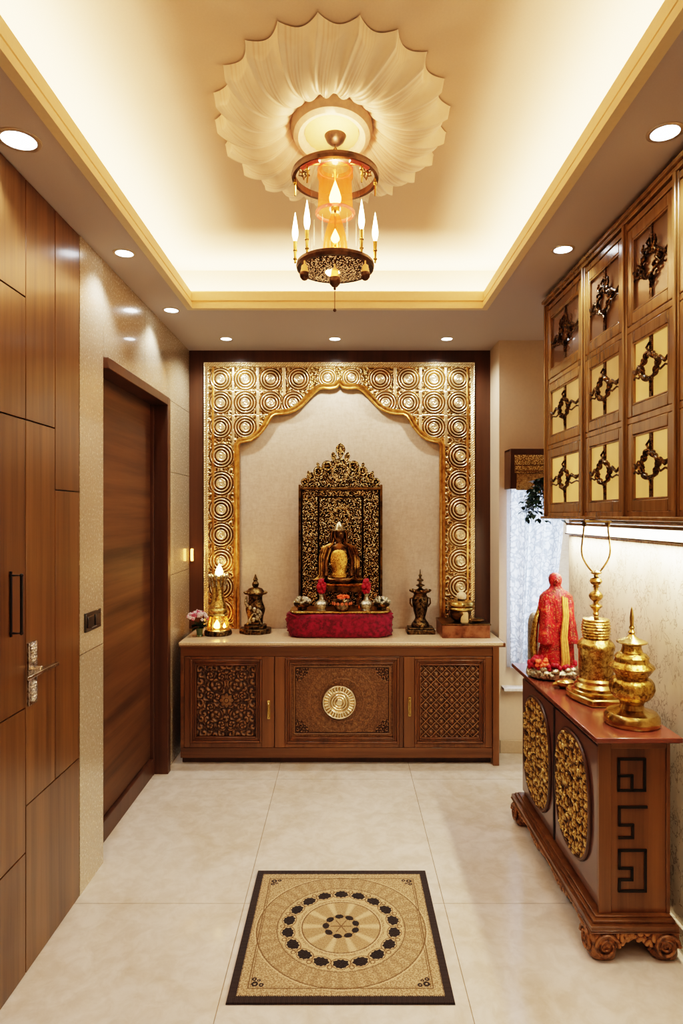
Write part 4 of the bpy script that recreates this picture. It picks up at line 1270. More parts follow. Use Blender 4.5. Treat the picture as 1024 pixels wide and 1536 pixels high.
# near brass urn
xk, yk = 1.062, 2.345; kk = yk/950/3.412
prof = [(0, 0)]
raw = [(1482, 128), (1470, 136), (1440, 134), (1420, 120), (1412, 85), (1402, 62), (1380, 56), (1362, 64), (1350, 84), (1330, 98), (1300, 106), (1270, 104), (1252, 94), (1244, 76), (1234, 78), (1222, 88), (1190, 110), (1180, 104), (1165, 84), (1150, 80), (1140, 84), (1125, 72), (1115, 54), (1095, 46), (1080, 46), (1074, 52), (1068, 74), (1062, 76), (1056, 66), (1044, 34), (1034, 20), (1026, 16)]
zb = 1482
M['gold_leaf'] = metal('hammered_gold', srgb(104, 78, 26), srgb(212, 178, 92), .22, 60, .6)
bu = thing('brass_urn', 'smaller lidded hammered brass urn with needle spire at console front', 'urn', (xk, yk, ZK))
def seg(lo, hi): return [(r*kk, (zb-z)*kk) for z, r in raw if lo <= z <= hi]
b = MB(); b.lathe([(0, 0)]+seg(1362, 1482)[0:9], xk, yk, 48, z0=ZK); b.build('foot', M['gold_s'], bu)
b = MB(); b.lathe(seg(1240, 1364), xk, yk, 72, z0=ZK, flute=.09, nfl=24, fz=((zb-1350)*kk, (zb-1248)*kk)); b.build('belly', M['gold_leaf'], bu)
b = MB(); b.lathe(seg(1074, 1244), xk, yk, 8*6, z0=ZK); b.build('collar', M['gold_leaf'], bu)
b = MB(); b.lathe([(.036, (zb-1078)*kk)]+seg(1020, 1072)+[(0, (zb-1024)*kk)], xk, yk, 40, z0=ZK); b.build('lid', M['gold_s'], bu)
b = MB(); b.lathe([(.009, (zb-1026)*kk), (.013, (zb-1014)*kk), (.007, (zb-1002)*kk), (.010, (zb-990)*kk), (.0065, (zb-980)*kk), (.0075, (zb-940)*kk), (.004, (zb-900)*kk), (0, (zb-882)*kk)], xk, yk, 20, z0=ZK)
b.build('spire', M['gold_s'], bu)

# large brass bell-shaped stupa with hanging loop
xq, yq = 1.056, 2.665; kq = yq/950/3.412
bs = thing('brass_stupa', 'tall engraved brass stupa lantern with beaded neck behind the smaller urn', 'stupa', (xq, yq, ZK))
b = MB(); 
hex_ = [(xq-.108, yq+.06), (xq-.112, yq-.02), (xq-.07, yq-.135), (xq+.09, yq-.135), (xq+.098, yq+.11), (xq-.085, yq+.11)]
b.prism(hex_, 2, ZK, ZK+.030); b.build('base_plate', M['gold_s'], bs, bevel=.008)
b = MB(); b.lathe([(.096, .030), (.098, .040), (.086, .046), (.090, .056), (.084, .064), (.076, .070), (.078, .082), (.070, .090), (0, .09)], xq, yq, 48, z0=ZK); b.build('stepped_foot', M['gold_s'], bs)
zt_ = lambda zy: EYE-(660+zy/3.412-772)*yq/950-ZK
b = MB(); b.lathe([(.066, .088), (.069, .10), (.070, zt_(1120)), (.070, zt_(1075)), (.074, zt_(1068)), (.076, zt_(1050)), (.070, zt_(1035)), (.058, zt_(1018)), (.046, zt_(1008)), (0, zt_(1008))], xq, yq, 48, z0=ZK)
b.build('drum', M['gold'], bs)
b = MB(); zz_ = zt_(1010); pr = []
for i in range(7):
    t = i/6; rr = .050+.006*math.sin(PI*(t*.8+.1)); z = zz_+t*(zt_(925)-zz_)
    pr += [(rr, z), (rr+.004, z+.005), (rr, z+.009)]
pr += [(.036, zt_(915)), (.02, zt_(906)), (0, zt_(904))]
b.lathe(pr, xq, yq, 44, z0=ZK); b.build('ribbed_dome', M['gold'], bs)
b = MB()
b.lathe([(.014, zt_(908)), (.008, zt_(900)), (.013, zt_(890)), (.009, zt_(880)), (.013, zt_(868)), (.022, zt_(856)), (.026, zt_(850)), (.022, zt_(842)), (.010, zt_(834)), (.011, zt_(826)), (.024, zt_(812)), (.029, zt_(800)), (.029, zt_(792)), (.020, zt_(778)), (.009, zt_(768)),
         (.009, zt_(758)), (.015, zt_(750)), (.009, zt_(743)), (.020, zt_(736)), (.026, zt_(722)), (.020, zt_(706)), (.010, zt_(700)), (.008, zt_(690)), (.022, zt_(682)), (.024, zt_(676)), (.010, zt_(670)), (0, zt_(664))], xq, yq, 28, z0=ZK)
b.build('beaded_neck', metal('aged_brass', srgb(90, 70, 36), srgb(196, 160, 92), .3, 60, .5), bs)
b = MB()
z_top = 1.55
pts = [(xq-.048, yq, z_top), (xq-.052, yq, z_top-.05), (xq-.060, yq, ZK+zt_(560)), (xq-.052, yq, ZK+zt_(610)), (xq-.022, yq, ZK+zt_(665)), (xq, yq, ZK+zt_(676)),
       (xq+.022, yq, ZK+zt_(665)), (xq+.052, yq, ZK+zt_(610)), (xq+.060, yq, ZK+zt_(560)), (xq+.052, yq, z_top-.05), (xq+.048, yq, z_top)]
# smooth the polyline
sm = []
for i in range(len(pts)-1):
    p0, p1, p2, p3 = [Vector(pts[max(0, min(len(pts)-1, i+j))]) for j in (-1, 0, 1, 2)]
    for t in np.linspace(0, 1, 7)[:-1]:
        sm.append(.5*((2*p1)+(p2-p0)*t+(2*p0-5*p1+4*p2-p3)*t*t+(3*p1-p0-3*p2+p3)*t**3))
sm.append(Vector(pts[-1]))
b.tube(sm, .0042, 8); b.build('hanging_loop', M['bronze_s'], bs)

# near wisps: brass shell and wire blossom spray
xw, yw = WX(847, 2.825), 2.825
sh = thing('brass_shell', 'small polished brass shell dish in front of the stupa base', 'dish', (xw, yw, ZK))
b = MB(); b.lathe([(.010, 0), (.022, .004), (.036, .018), (.038, .030), (.030, .036), (.012, .040), (0, .041)], xw, yw, 28, z0=ZK, sx=1.15, sy=.9, flute=.12, nfl=14, fz=(.002, .036)); b.build('shell', M['gold_s'], sh)
b = MB(); b.tube([(xw-.035, yw, ZK+.02), (xw-.05, yw, ZK+.017), (xw-.058, yw, ZK+.012)], [.012, .007, .003], 8); b.build('tip', M['gold_s'], sh)
xw, yw = WX(878, 2.865), 2.865
ws = thing('wire_flower_spray', 'spray of fine silver wire petals on the console behind the brass shell', 'ornament', (xw, yw, ZK))
random.seed(31)
b = MB(); b.lathe([(.018, 0), (.02, .004), (.006, .010), (0, .012)], xw, yw, 16, z0=ZK); b.build('foot', M['silver'], ws)
b = MB()
for i in range(17):
    a = PI*1.0+random.uniform(-1.2, 1.2); el = random.uniform(.25, 1.2); L = random.uniform(.045, .075)
    d = Vector((math.cos(a)*math.cos(el)*.8, math.sin(a)*math.cos(el)*.5, math.sin(el)*.8)); s_ = d.cross(Vector((0, 0, 1))).normalized()
    pts = []
    for t in np.linspace(0, 1, 11): pts.append(Vector((xw, yw, ZK+.010))+d*(L*math.sin(PI*t/1.0)**.8*1.0)+s_*(.022*math.sin(2*PI*t)))
    b.tube(pts, .0011, 5)
b.build('wire_petals', M['silver'], ws)

# ================================================================== red draped statue
xd, yd = WX(830, 3.02), 3.02
kd = yd/950
M['redcloth'] = None
m = NT('red_gold_brocade'); v = m.coords(); n1 = m.noise(v, 18, 5, .65, .8); n2 = m.noise(v, 140, 3, .6); n3 = m.noise(m.coords((50, 50, 9)), 1, 3, .6, .6)
c = m.ramp(n1, [(.36, srgb(90, 0, 10)), (.50, srgb(150, 2, 22)), (.60, srgb(196, 20, 34)), (.72, srgb(224, 130, 64))])
c = m.mix(m.math('MULTIPLY', m.math('GREATER_THAN', n2, .58), .35), c, srgb(232, 170, 96))
m.set(color=c, rough=.5); m.bump(m.math('ADD', n3, n1), .6, .01); M['redcloth'] = m.m
ds = thing('draped_statue', 'standing figurine wrapped in red and gold cloth at the console far end', 'statue', (xd, yd, ZK))
# silvery rocky base
b = MB(); random.seed(8)
b.lathe([(.095, 0), (.115, .008), (.120, .03), (.105, .045), (.09, .05), (0, .052)], xd-.005, yd, 36, z0=ZK, sx=.98, sy=.8)
for i in range(60):
    a = random.random()*2*PI; z = random.random()
    b.ball((xd-.005+(.108-.02*z)*math.cos(a), yd+.088*math.sin(a), ZK+.021+z*.030), .016+.008*random.random(), (1, 1, .8), 8, 6)
b.build('base', M['silver'], ds)
b = MB()
sec = [(.045, .088, .055, 0), (.06, .092, .058, .03), (.10, .082, .052, .05), (.16, .074, .048, .09), (.21, .072, .045, .09), (.26, .078, .045, .075), (.31, .083, .046, .04), (.35, .084, .046, .03), (.385, .076, .043, .02), (.405, .058, .038, .01), (.42, .034, .03, 0), (.432, .026, .026, 0), (.438, .024, .026, 0), (.446, .028, .030, 0), (.460, .0305, .033, 0), (.474, .030, .032, 0), (.487, .024, .026, 0), (.496, .010, .012, 0)]
def wob(rx, ry, f_, z):
    return lambda a: (rx*math.cos(a)*(1+f_*math.sin(7*a+z*18)+f_*.6*math.sin(13*a-z*25)), ry*math.sin(a)*(1+f_*math.sin(7*a+z*18)))
b.loft([(xd+.004+.010*math.sin(z*6), yd, ZK+z*1.0, wob(rx, ry, f_, z)) for z, rx, ry, f_ in sec], 56)
# nose and brow under the veil
b.ball((xd+.008-.004, yd-.040, ZK+.458), .006, (1, 1.0, 1.5)); b.ball((xd-.004, yd-.029, ZK+.467), .005, (1.3, 1, .6)); b.ball((xd+.014, yd-.029, ZK+.467), .005, (1.3, 1, .6))
b.build('body', M['redcloth'], ds, sharp=80)
# sleeves / arm drape
for sg, x1 in ((1, .078), (-1, -.064)):
    b = MB()
    b.loft([(xd+x1*(.70+.18*t)+.006, yd-.012-.02*t, ZK+.37-.20*t, wob(.020+.012*t, .026+.012*t, .05, t)) for t in np.linspace(0, 1, 8)], 24)
    b.build('sleeve', M['redcloth'], ds, sharp=80)
b = MB()
for j in range(3):
    b.tube([(xd+.028+j*.009, yd-.044, ZK+.39-.005*j), (xd+.032+j*.008, yd-.053, ZK+.30), (xd+.020+j*.010, yd-.056, ZK+.20), (xd+.024+j*.012, yd-.062, ZK+.10), (xd+.020+j*.014, yd-.064, ZK+.05)], [.005, .007, .007, .008, .006], 8)
b.build('gold_sash', plain('gold_cloth', srgb(232, 178, 92), .4, .3, bump=.4, var=.2), ds)
b = MB()
b.tube([(xd-.062, yd+.01, ZK+.34), (xd-.086, yd+.0, ZK+.26), (xd-.098, yd-.005, ZK+.16), (xd-.094, yd-.01, ZK+.07)], [.008, .014, .018, .014], 10)
b.build('gold_veil_edge', M['gold'], ds)
b = MB(); random.seed(12)
for i in range(60):
    a = random.random()*2*PI; t = random.random()
    b.ball((xd-.01+.105*math.cos(a), yd-.01+.066*math.sin(a), ZK+.05+.022*t), .013, seg=7, rings=5)
for i in range(22):
    b.ball((xd-.085+random.uniform(-.026, .03), yd-.035+random.uniform(-.02, .02), ZK+.065+random.uniform(0, .035)), .014, seg=7, rings=5)
b.build('petal_garland', M['redp'], ds)
b = MB(); random.seed(13)
for i in range(14):
    b.ball((xd-.075+random.uniform(-.03, .03), yd-.062+random.uniform(-.012, .01), ZK+.075+random.uniform(-.012, .02)), .010, seg=7, rings=5)
b.build('orange_petals', plain('orange_petal', srgb(240, 110, 60), .6), ds)
# dark grey speckled pillar behind statue
xg, yg = WX(800, 3.17), 3.17
pg = thing('granite_pillar', 'slim round-topped grey speckled stone pillar left of the red statue', 'ornament', (xg, yg, ZK))
b = MB(); b.lathe([(.034, 0), (.034, .012), (.029, .02), (.029, .22), (.026, .25), (.018, .272), (.008, .283), (0, .285)], xg, yg, 28, z0=ZK, sy=.8)
b.build('shaft', plain('speckled_granite', srgb(120, 116, 104), .5, scale=260, var=.6), pg)

# ================================================================== glazed wall cabinet
FX = 1.05
uc = thing('wall_cabinet', 'golden teak wall cabinet with glazed leaded doors on the right wall', 'cabinet', (1.135, 2.6, 1.56))
UY0, UY1, UZ0, UZ1 = 1.25, 3.336, 1.563, 2.66
def ptx(mb, x, y0, y1, z0, z1): mb.box(x[0], x[1], y0, y1, z0, z1)
b = MB()
b.box(1.075, 1.219, UY1-.018, UY1, UZ0, UZ1); b.box(1.075, 1.219, UY0, UY0+.018, UZ0, UZ1)
b.box(1.075, 1.219, UY0+.018, UY1-.018, UZ0, UZ0+.018); b.box(1.075, 1.219, UY0+.018, UY1-.018, UZ1-.018, UZ1)
b.box(1.205, 1.219, UY0+.018, UY1-.018, UZ0+.018, UZ1-.018)
b.build('carcass', M['wood_upper'], uc, bevel=.002)
b = MB(); b.box(1.048, 1.22, UY0, UY1+.006, UZ1, UZ1+.018); b.box(1.038, 1.22, UY0, UY1+.012, UZ1+.018, UZ1+.034); b.build('cornice', M['wood_upper'], uc, bevel=.003)
b = MB(); b.box(1.030, 1.22, UY0, UY1+.004, 1.548, UZ0); b.build('bottom_rail', M['wood_upper'], uc, bevel=.004)
cols = [(2.815, 3.306), (2.400, 2.785), (2.030, 2.372), (1.64, 2.00)]
rows = [(1.580, 1.905), (1.928, 2.243), (2.268, 2.625)]
b = MB()
for y in (3.321, 2.800, 2.386, 2.015, 1.62): 
    b.box(1.052, 1.075, y-.015, y+.015, UZ0, UZ1); b.box(1.044, 1.052, y-.008, y+.008, UZ0, UZ1)
for z in (1.571, 1.9165, 2.2555, 2.6425): b.box(1.056, 1.075, 1.6, UY1, z-.012, z+.012)
b.build('face_frame', M['wood_upper'], uc, bevel=.003)
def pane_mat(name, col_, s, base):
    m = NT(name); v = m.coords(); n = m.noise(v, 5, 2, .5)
    m.set(color=base, rough=.3, spec=.4, coat=.1, emis=col_, emis_s=m.math('MULTIPLY', m.math('ADD', .55, n), s))  # cabinet light put into the pane as glow; no lamp stands behind it
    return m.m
P_L = pane_mat('glowing_frosted_glass', (1, .50, .12), .78, srgb(110, 72, 30))
P_M = pane_mat('softly_glowing_frosted_glass', (1, .50, .14), .5, srgb(104, 72, 36))
P_T = plain('dark_reflecting_glass', srgb(104, 82, 62), .26, 0, coat=.3, var=.05, scale=6)
M['lead'] = metal('dark_leadwork', srgb(24, 18, 12), srgb(96, 74, 40), .25, 60, .4, .9)
DX0, DX1 = 1.055, 1.076
for ci, (y0, y1) in enumerate(cols):
    for ri, (z0, z1) in enumerate(rows):
        b = MB(); st_ = .042 if ci else .046; rl = .044
        b.box(DX0, DX1, y0, y0+st_, z0, z1); b.box(DX0, DX1, y1-st_, y1, z0, z1)
        b.box(DX0, DX1, y0+st_, y1-st_, z0, z0+rl); b.box(DX0, DX1, y0+st_, y1-st_, z1-rl, z1)
        dr = b.build('door', M['wood_upper'], uc, bevel=.004)
        b = MB(); b.frame(0, DX0+.002, DX0+.014, y0+st_, y1-st_, z0+rl, z1-rl, .007); b.build('bead', M['wood_upper'], dr, bevel=.002)
        gy0, gy1, gz0, gz1 = y0+st_+.004, y1-st_-.004, z0+rl+.004, z1-rl-.004
        b = MB(); b.box(DX0+.012, DX0+.015, gy0, gy1, gz0, gz1)
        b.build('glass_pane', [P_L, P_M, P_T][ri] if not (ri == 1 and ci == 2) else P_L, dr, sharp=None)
        ym, zm = (gy0+gy1)/2, (gz0+gz1)/2; hw, hh = (gy1-gy0)/2, (gz1-gz0)/2
        RR = min(hw, hh)*(.46 if ri < 2 else .42)
        b = MB(); xx = DX0+.006
        b.box(xx, DX0+.012, ym-.010, ym+.010, gz0, zm-RR); b.box(xx, DX0+.012, ym-.010, ym+.010, zm+RR, gz1)
        if (ci+ri) % 2 == 0 and ri < 2: b.box(xx, DX0+.012, gy0, ym-RR*1.3, zm+.004, zm+.012)
        b.build('glazing_bar', M['lead'], dr, sharp=None)
        # knotted quatrefoil of lead
        b = MB(); pts = []; rad = []
        tw = .10 if ri < 2 else .2
        for i in range(64):
            t = 2*PI*i/64; rr = RR*(1+tw*math.cos(4*t+ci*.5)+(.12*math.cos(3*t+ri+ci) if ri == 2 else .03*math.cos(3*t+ci)))
            pts.append((xx-.004+.004*math.cos(8*t), ym+rr*math.cos(t)*1.12, zm+rr*math.sin(t)*.86)); rad.append((.0085 if ri < 2 else .0062)+.002*math.cos(8*t+1))
        b.tube(pts, rad, 8, closed=True)
        pts = []
        for i in range(48):
            t = 2*PI*i/48; rr = RR*(1.0-.14*math.cos(4*t+ci*.5))
            pts.append((xx-.004-.004*math.cos(8*t), ym+rr*math.cos(t)*1.12, zm+rr*math.sin(t)*.86))
        b.tube(pts, .0046, 6, closed=True)
        for sg in (-1, 1):
            b.tube([(xx-.002, ym+sg*RR*.95, zm-.006), (xx-.004, ym+sg*(RR*.95+(hw-RR)*.4), zm+.016), (xx-.002, ym+sg*(RR*.95+(hw-RR)*.75), zm-.004), (xx, ym+sg*hw*.99, zm+.008)], [.008, .007, .006, .007], 8)
            b.tube([(xx-.002, ym+sg*RR*.95, zm-.01), (xx-.004, ym+sg*(RR*.95+(hw-RR)*.4), zm-.026), (xx-.002, ym+sg*(RR*.95+(hw-RR)*.8), zm-.016), (xx, ym+sg*hw*.99, zm-.022)], [.004, .004, .004, .004], 6)
            b.tube([(xx-.004, ym+sg*.004, zm+sg*RR*1.1), (xx-.006, ym+sg*.016, zm+sg*(RR*1.1+.014)), (xx-.002, ym+sg*.003, zm+sg*(RR*1.1+.03))], [.004, .005, .003], 6)
            if ri == 2:
                b.tube([(xx-.004, ym-RR*.6*sg, zm+RR*.7), (xx-.006, ym-RR*.95*sg, zm+RR*1.1), (xx-.004, ym-RR*.8*sg, zm+RR*1.5)], [.007, .006, .004], 6)
        b.build('lead_ornament', M['lead'], dr)
# bracket under the cabinet holding the loop
b = MB(); b.box(1.00+.0, 1.115, 2.645, 2.685, 1.538, 1.548); b.box(1.003, 1.012, 2.65, 2.68, 1.520, 1.538); b.box(1.100, 1.110, 2.65, 2.68, 1.520, 1.538)
b.build('hook_bracket', M['bronze_s'], uc, bevel=.002)

# under-cabinet strip light on the wall
us = thing('strip_light', 'long warm white strip light on the wall under the glazed cabinet', 'strip light', (1.19, 2.5, 1.50))
b = MB(); b.box(1.196, 1.2195, 1.3, 3.43, 1.512, 1.528); b.box(1.19, 1.2195, 1.3, 3.43, 1.464, 1.472); b.build('housing', M['wood_upper'], us, bevel=.002)
b = MB(); b.box(1.202, 1.219, 1.3, 3.43, 1.474, 1.510); b.build('diffuser', emitter('strip_glow', (1, .84, .58), 12), us, sharp=None)
b = MB(); b.tube([(1.15, 1.3, 1.537), (1.15, 3.2, 1.537)], .009, 10); b.build('tube', plain('steel_tube', (.6, .62, .68), .15, 1), us)

# ================================================================== valance, curtain, plant
va = thing('window_valance', 'dark wood box valance with gold brocade above the curtain', 'valance', (1.2, 4.10, 1.73))
b = MB(); b.box(1.052, 1.56, 4.03, 4.048, 1.735, 1.99); b.box(1.052, 1.068, 4.048, 4.18, 1.735, 1.99); b.box(1.052, 1.56, 4.048, 4.18, 1.975, 1.99)
b.build('box', M['wood_dark'], va, bevel=.003)
U, V = np.meshgrid(np.linspace(0, 1, 300), np.linspace(0, 1, 110))
X = 1.078+U*.48; Z = 1.835+V*.118; h = scrolls(X/.02, Z/.016, 3, 1.6); band = (np.abs(V-.42) < .03) | (np.abs(V-.1) < .03) | (V > .97); h = np.where(band, 0, h)
gridobj('brocade_band', np.stack([X, 4.024-.006*h, Z], -1), M['gilt_d'], va, None, {'h': h})
X = 1.084+U*.474+(1-V)*.0; Z = 1.725+V*.104; h = .35*fbm(X*90, Z*90, 3, 4)+.2*scrolls(X/.02, Z/.016, 9, 1.6)
gridobj('brocade_roll', np.stack([X, 4.018-.022*np.sin(V*PI*.5+.3)-.004*h, Z], -1), M['gilt_d'], va, None, {'h': h})

m = NT('sheer_patterned_curtain'); v = m.coords(); d = m.n('ShaderNodeTexNoise'); m.l(v, d.inputs['Vector']); d.inputs['Scale'].default_value = 8; d.inputs['Detail'].default_value = 3
sc_ = m.n('ShaderNodeVectorMath', operation='SCALE'); m.l(d.outputs['Color'], sc_.inputs[0]); sc_.inputs['Scale'].default_value = .18
ad = m.n('ShaderNodeVectorMath', operation='ADD'); m.l(v, ad.inputs[0]); m.l(sc_.outputs[0], ad.inputs[1])
vo = m.n('ShaderNodeTexVoronoi', feature='DISTANCE_TO_EDGE'); m.l(ad.outputs[0], vo.inputs['Vector']); vo.inputs['Scale'].default_value = 22
pat = m.ramp(vo.outputs['Distance'], [(.03, srgb(166, 170, 178)), (.16, srgb(226, 229, 233))])
m.t.nodes.remove(m.b)
df = m.n('ShaderNodeBsdfDiffuse'); tl = m.n('ShaderNodeBsdfTranslucent'); mx_ = m.n('ShaderNodeMixShader'); mx_.inputs[0].default_value = .5
m.l(pat, df.inputs[0]); m.l(pat, tl.inputs[0]); m.l(df.outputs[0], mx_.inputs[1]); m.l(tl.outputs[0], mx_.inputs[2]); m.l(mx_.outputs[0], m.out.inputs[0])
U, V = np.meshgrid(np.linspace(0, 1, 160), np.linspace(0, 1, 60))
right = np.interp(V, [0, .25, .5, .75, 1], [1.30, 1.335, 1.385, 1.42, 1.43])
X = 1.070+U*(right-1.070)
Yc = 4.085+.034*np.sin(U*2*PI*3.2+.6*np.sin(V*3))+.008*np.sin(U*2*PI*8+1)
Z = .575+V*(1.733-.575)
cto = gridobj('sheer_curtain', np.stack([X, Yc, Z], -1), m.m, None, None, {'h': U})
tag(cto, 'white patterned sheer curtain hanging in the window right of the altar', 'curtain')

pl_x, pl_y, pl_z = 1.185, 3.60, 1.66
hp = thing('hanging_plant', 'dark green trailing plant peeking from behind the wall cabinet', 'plant', (pl_x, pl_y, pl_z))
b = MB(); b.lathe([(.045, 0), (.055, .004), (.068, .08), (.072, .10), (.064, .10), (0, .085)], pl_x, pl_y, 28, z0=pl_z); b.build('pot', plain('brown_clay_pot', srgb(96, 62, 44), .6), hp)
b = MB()
for i in range(3):
    a = 2*PI*i/3; b.tube([(pl_x+.066*math.cos(a), pl_y+.066*math.sin(a), pl_z+.095), (pl_x, pl_y, pl_z+.40)], .0022, 5)
b.tube([(pl_x, pl_y, pl_z+.40), (pl_x, pl_y, H)], .0022, 5)
b.build('cord', plain('brown_cord', srgb(90, 70, 50), .8), hp)
random.seed(77); b = MB(); s_ = MB()
for i in range(34):
    a = random.uniform(.45*PI, 1.6*PI) if i % 5 else random.uniform(0, 2*PI); rr = random.uniform(.06, .13)
    p = Vector((pl_x+.05*math.cos(a), pl_y+.05*math.sin(a), pl_z+.09)); L = random.uniform(.10, .24); path_ = []
    for t in np.linspace(0, 1, 8):
        q_ = Vector((pl_x+(.05+rr*min(1, t*1.6))*math.cos(a), max(3.47, pl_y+(.05+rr*min(1, t*1.6))*math.sin(a)), pl_z+.09+.03*math.sin(PI*min(1, t*2))-L*max(0, t-.2)*1.15))
        path_.append(q_)
    s_.tube(path_, .0016, 5)
    for q_ in path_[1:]:
        for j in range(3):
            aa = random.random()*2*PI
            leafq(b, q_, (math.cos(aa), math.sin(aa)*.7, random.uniform(-.6, .3)), (0, 0, 1), random.uniform(.026, .042), .014)
s_.build('stems', plain('stem_green', srgb(50, 60, 34), .6), hp)
b.build('leaves', plain('glossy_dark_leaves', srgb(34, 58, 42), .3, var=.4, scale=30), hp, recalc=False)
# ================================================================== ceiling medallion (pleated shell flower)
mxc, myc = WX(498, 2.30), 2.325
cm = thing('ceiling_medallion', 'large cream pleated shell-shaped ceiling flower around the pendant', 'ceiling rose', (mxc, myc, HU))
NP = 22
T, U = np.meshgrid(np.linspace(0, 2*PI, NP*28+1), np.linspace(0, 1, 90), indexing='ij')
ph = (T*NP/(2*PI)) % 1.0
# concave scallop between pointed cusps
rim = 1.0-.085*np.sin(PI*ph)**.8
r0 = .30
R_ = r0+(rim-r0)*U; CY = myc-.085*(1-U)
tw = .14*(U**1.6)             # slight swirl towards the rim
Th = T+tw-.07
lobe = np.sin(PI*ph)
zb_ = -.085*np.sin(PI*np.clip(U*.92+.08, 0, 1))**.8-.006
ridge = np.exp(-((np.minimum(ph, 1-ph))/.06)**2)
fp = (ph*10+.3*np.sin(U*3)) % 1.0
zone = smooth(.02, .10, ph)*(1-smooth(.48, .60, ph))*.85+.15*np.clip(1-U*1.4, 0, 1)
pleat = 1-zone*np.exp(-((fp-.5)/.20)**2)
petal = .5+.5*np.cos(2*PI*(ph-.5+.22*U))
h = zb_-.050*petal*U**.7*(1-.3*U)-.018*ridge*U-.007*pleat*np.clip(1.15-U, 0, 1)*smooth(0, .1, U)
h = np.minimum(h, -.004)
edge = smooth(.965, 1, U)
h = h*(1-edge)+(-.004)*edge
hat = np.clip(.25+.5*pleat+.1*petal+.4*ridge+.25*smooth(.5, 1, U), 0, 1)  # crease shade and ridge highlights painted into the plaster colour
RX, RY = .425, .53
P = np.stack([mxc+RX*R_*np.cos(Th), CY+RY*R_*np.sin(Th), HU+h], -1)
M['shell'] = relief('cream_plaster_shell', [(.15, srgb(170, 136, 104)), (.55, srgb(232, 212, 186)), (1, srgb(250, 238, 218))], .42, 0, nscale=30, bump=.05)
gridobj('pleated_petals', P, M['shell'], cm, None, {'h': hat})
b = MB()
def ovl(pr, mat, name, seg=72):
    b = MB(); b.lathe(pr, mxc, myc-.085, seg, sx=.95, sy=1.20, z0=HU, cap=False); return b.build(name, mat, cm)
ovl([(.150, -.035), (.152, -.075), (.142, -.096), (.125, -.104), (.108, -.098), (.100, -.080), (.098, -.04)], plain('rosy_plaster_rim', srgb(244, 220, 192), .5), 'rim_ring')
b = MB(); b.lathe([(.100, -.085), (.080, -.060), (.06, -.046), (.035, -.040), (0, -.038)], mxc, myc-.085, 120, sx=.95, sy=1.20, z0=HU, flute=.10, nfl=20, fz=(-.09, -.03))
b.build('inner_dome', plain('warm_glossy_plaster', srgb(250, 222, 160), .25, coat=.5, var=.03), cm)

# ================================================================== pendant lantern
LX, LY = -.034, 2.25
M['rust'] = metal('brown_bronze_ring', srgb(56, 44, 38), srgb(104, 82, 66), .4, 18, .15, .7)
pn = thing('pendant_lantern', 'brown ringed pendant lantern with amber glass and candle bulbs', 'pendant lamp', (LX, LY, HU))
zc = HU-.034
b = MB(); b.lathe([(0, 0), (.036, 0), (.052, -.006), (.054, -.022), (.050, -.032), (.040, -.040), (.040, -.048), (.030, -.070), (.016, -.082), (0, -.084)], LX, LY, 40, z0=zc); b.build('canopy', M['rust'], pn)
zr1 = WZ(266, LY); zr2 = WZ(400, LY)
b = MB()
zz_ = zc-.080
nl = 0
while zz_ > zr1+.030:
    pts = []
    for i in range(12):
        a = 2*PI*i/12; o_ = (.006*math.cos(a), .012*math.sin(a))
        pts.append((LX+(o_[0] if nl % 2 else 0), LY+(0 if nl % 2 else o_[0]), zz_-.008+o_[1]))
    b.tube(pts, .0022, 6, closed=True); zz_ -= .017; nl += 1
b.build('chain', M['bronze_s'], pn)
def ringband(z, r, hgt, wid, name, mat):
    b = MB(); b.lathe([(r, -hgt/2), (r+wid, -hgt/2), (r+wid+.003, 0), (r+wid, hgt/2), (r, hgt/2), (r-.002, 0), (r, -hgt/2)], LX, LY, 64, z0=z, cap=False); return b.build(name, mat, pn, sharp=30)
ringband(zr1, .141, .022, .012, 'upper_ring', M['rust'])
b = MB()
for i in range(3):
    a = PI/2+2*PI*i/3; b.tube([(LX, LY, zr1+.036), (LX+.07*math.cos(a), LY+.07*math.sin(a), zr1+.028), (LX+.142*math.cos(a), LY+.142*math.sin(a), zr1+.004)], .0035, 8)
b.ball((LX, LY, zr1+.036), .010)
b.build('spider', M['bronze_s'], pn)
lr = ringband(zr2, .122, .022, .014, 'lower_ring', M['rust'])
lr2 = MB(); U, T = np.meshgrid(np.linspace(0, 1, 60), np.linspace(0, 2*PI, 161))
rr = .124*U; hx = scrolls(rr*np.cos(T)/.012+20, rr*np.sin(T)/.012+20, 3, 1.5)
P = np.stack([LX+rr*np.cos(T), LY+rr*np.sin(T), zr2-.008-.012*(1-U**2)-.003*hx], -1)
m = NT('pierced_glowing_dish'); at = m.n('ShaderNodeAttribute', attribute_name='h')
holes = m.math('GREATER_THAN', at.outputs['Fac'], .66)
m.set(color=m.ramp(at.outputs['Fac'], [(.2, srgb(50, 34, 22)), (.8, srgb(130, 98, 62))]), metal=.7, rough=.35, emis=(1, .48, .17), emis_s=m.math('MULTIPLY', holes, 1.3))
tag(gridobj('pierced_dish', P, m.m, pn, None, {'h': hx}), 'pierced bottom dish')
b = MB(); b.lathe([(0, -.030), (.018, -.028), (.026, -.020), (.020, -.008), (0, -.006)], LX-.010, LY, 24, z0=zr2); b.build('dish_bulb', M['flame_w'], pn)
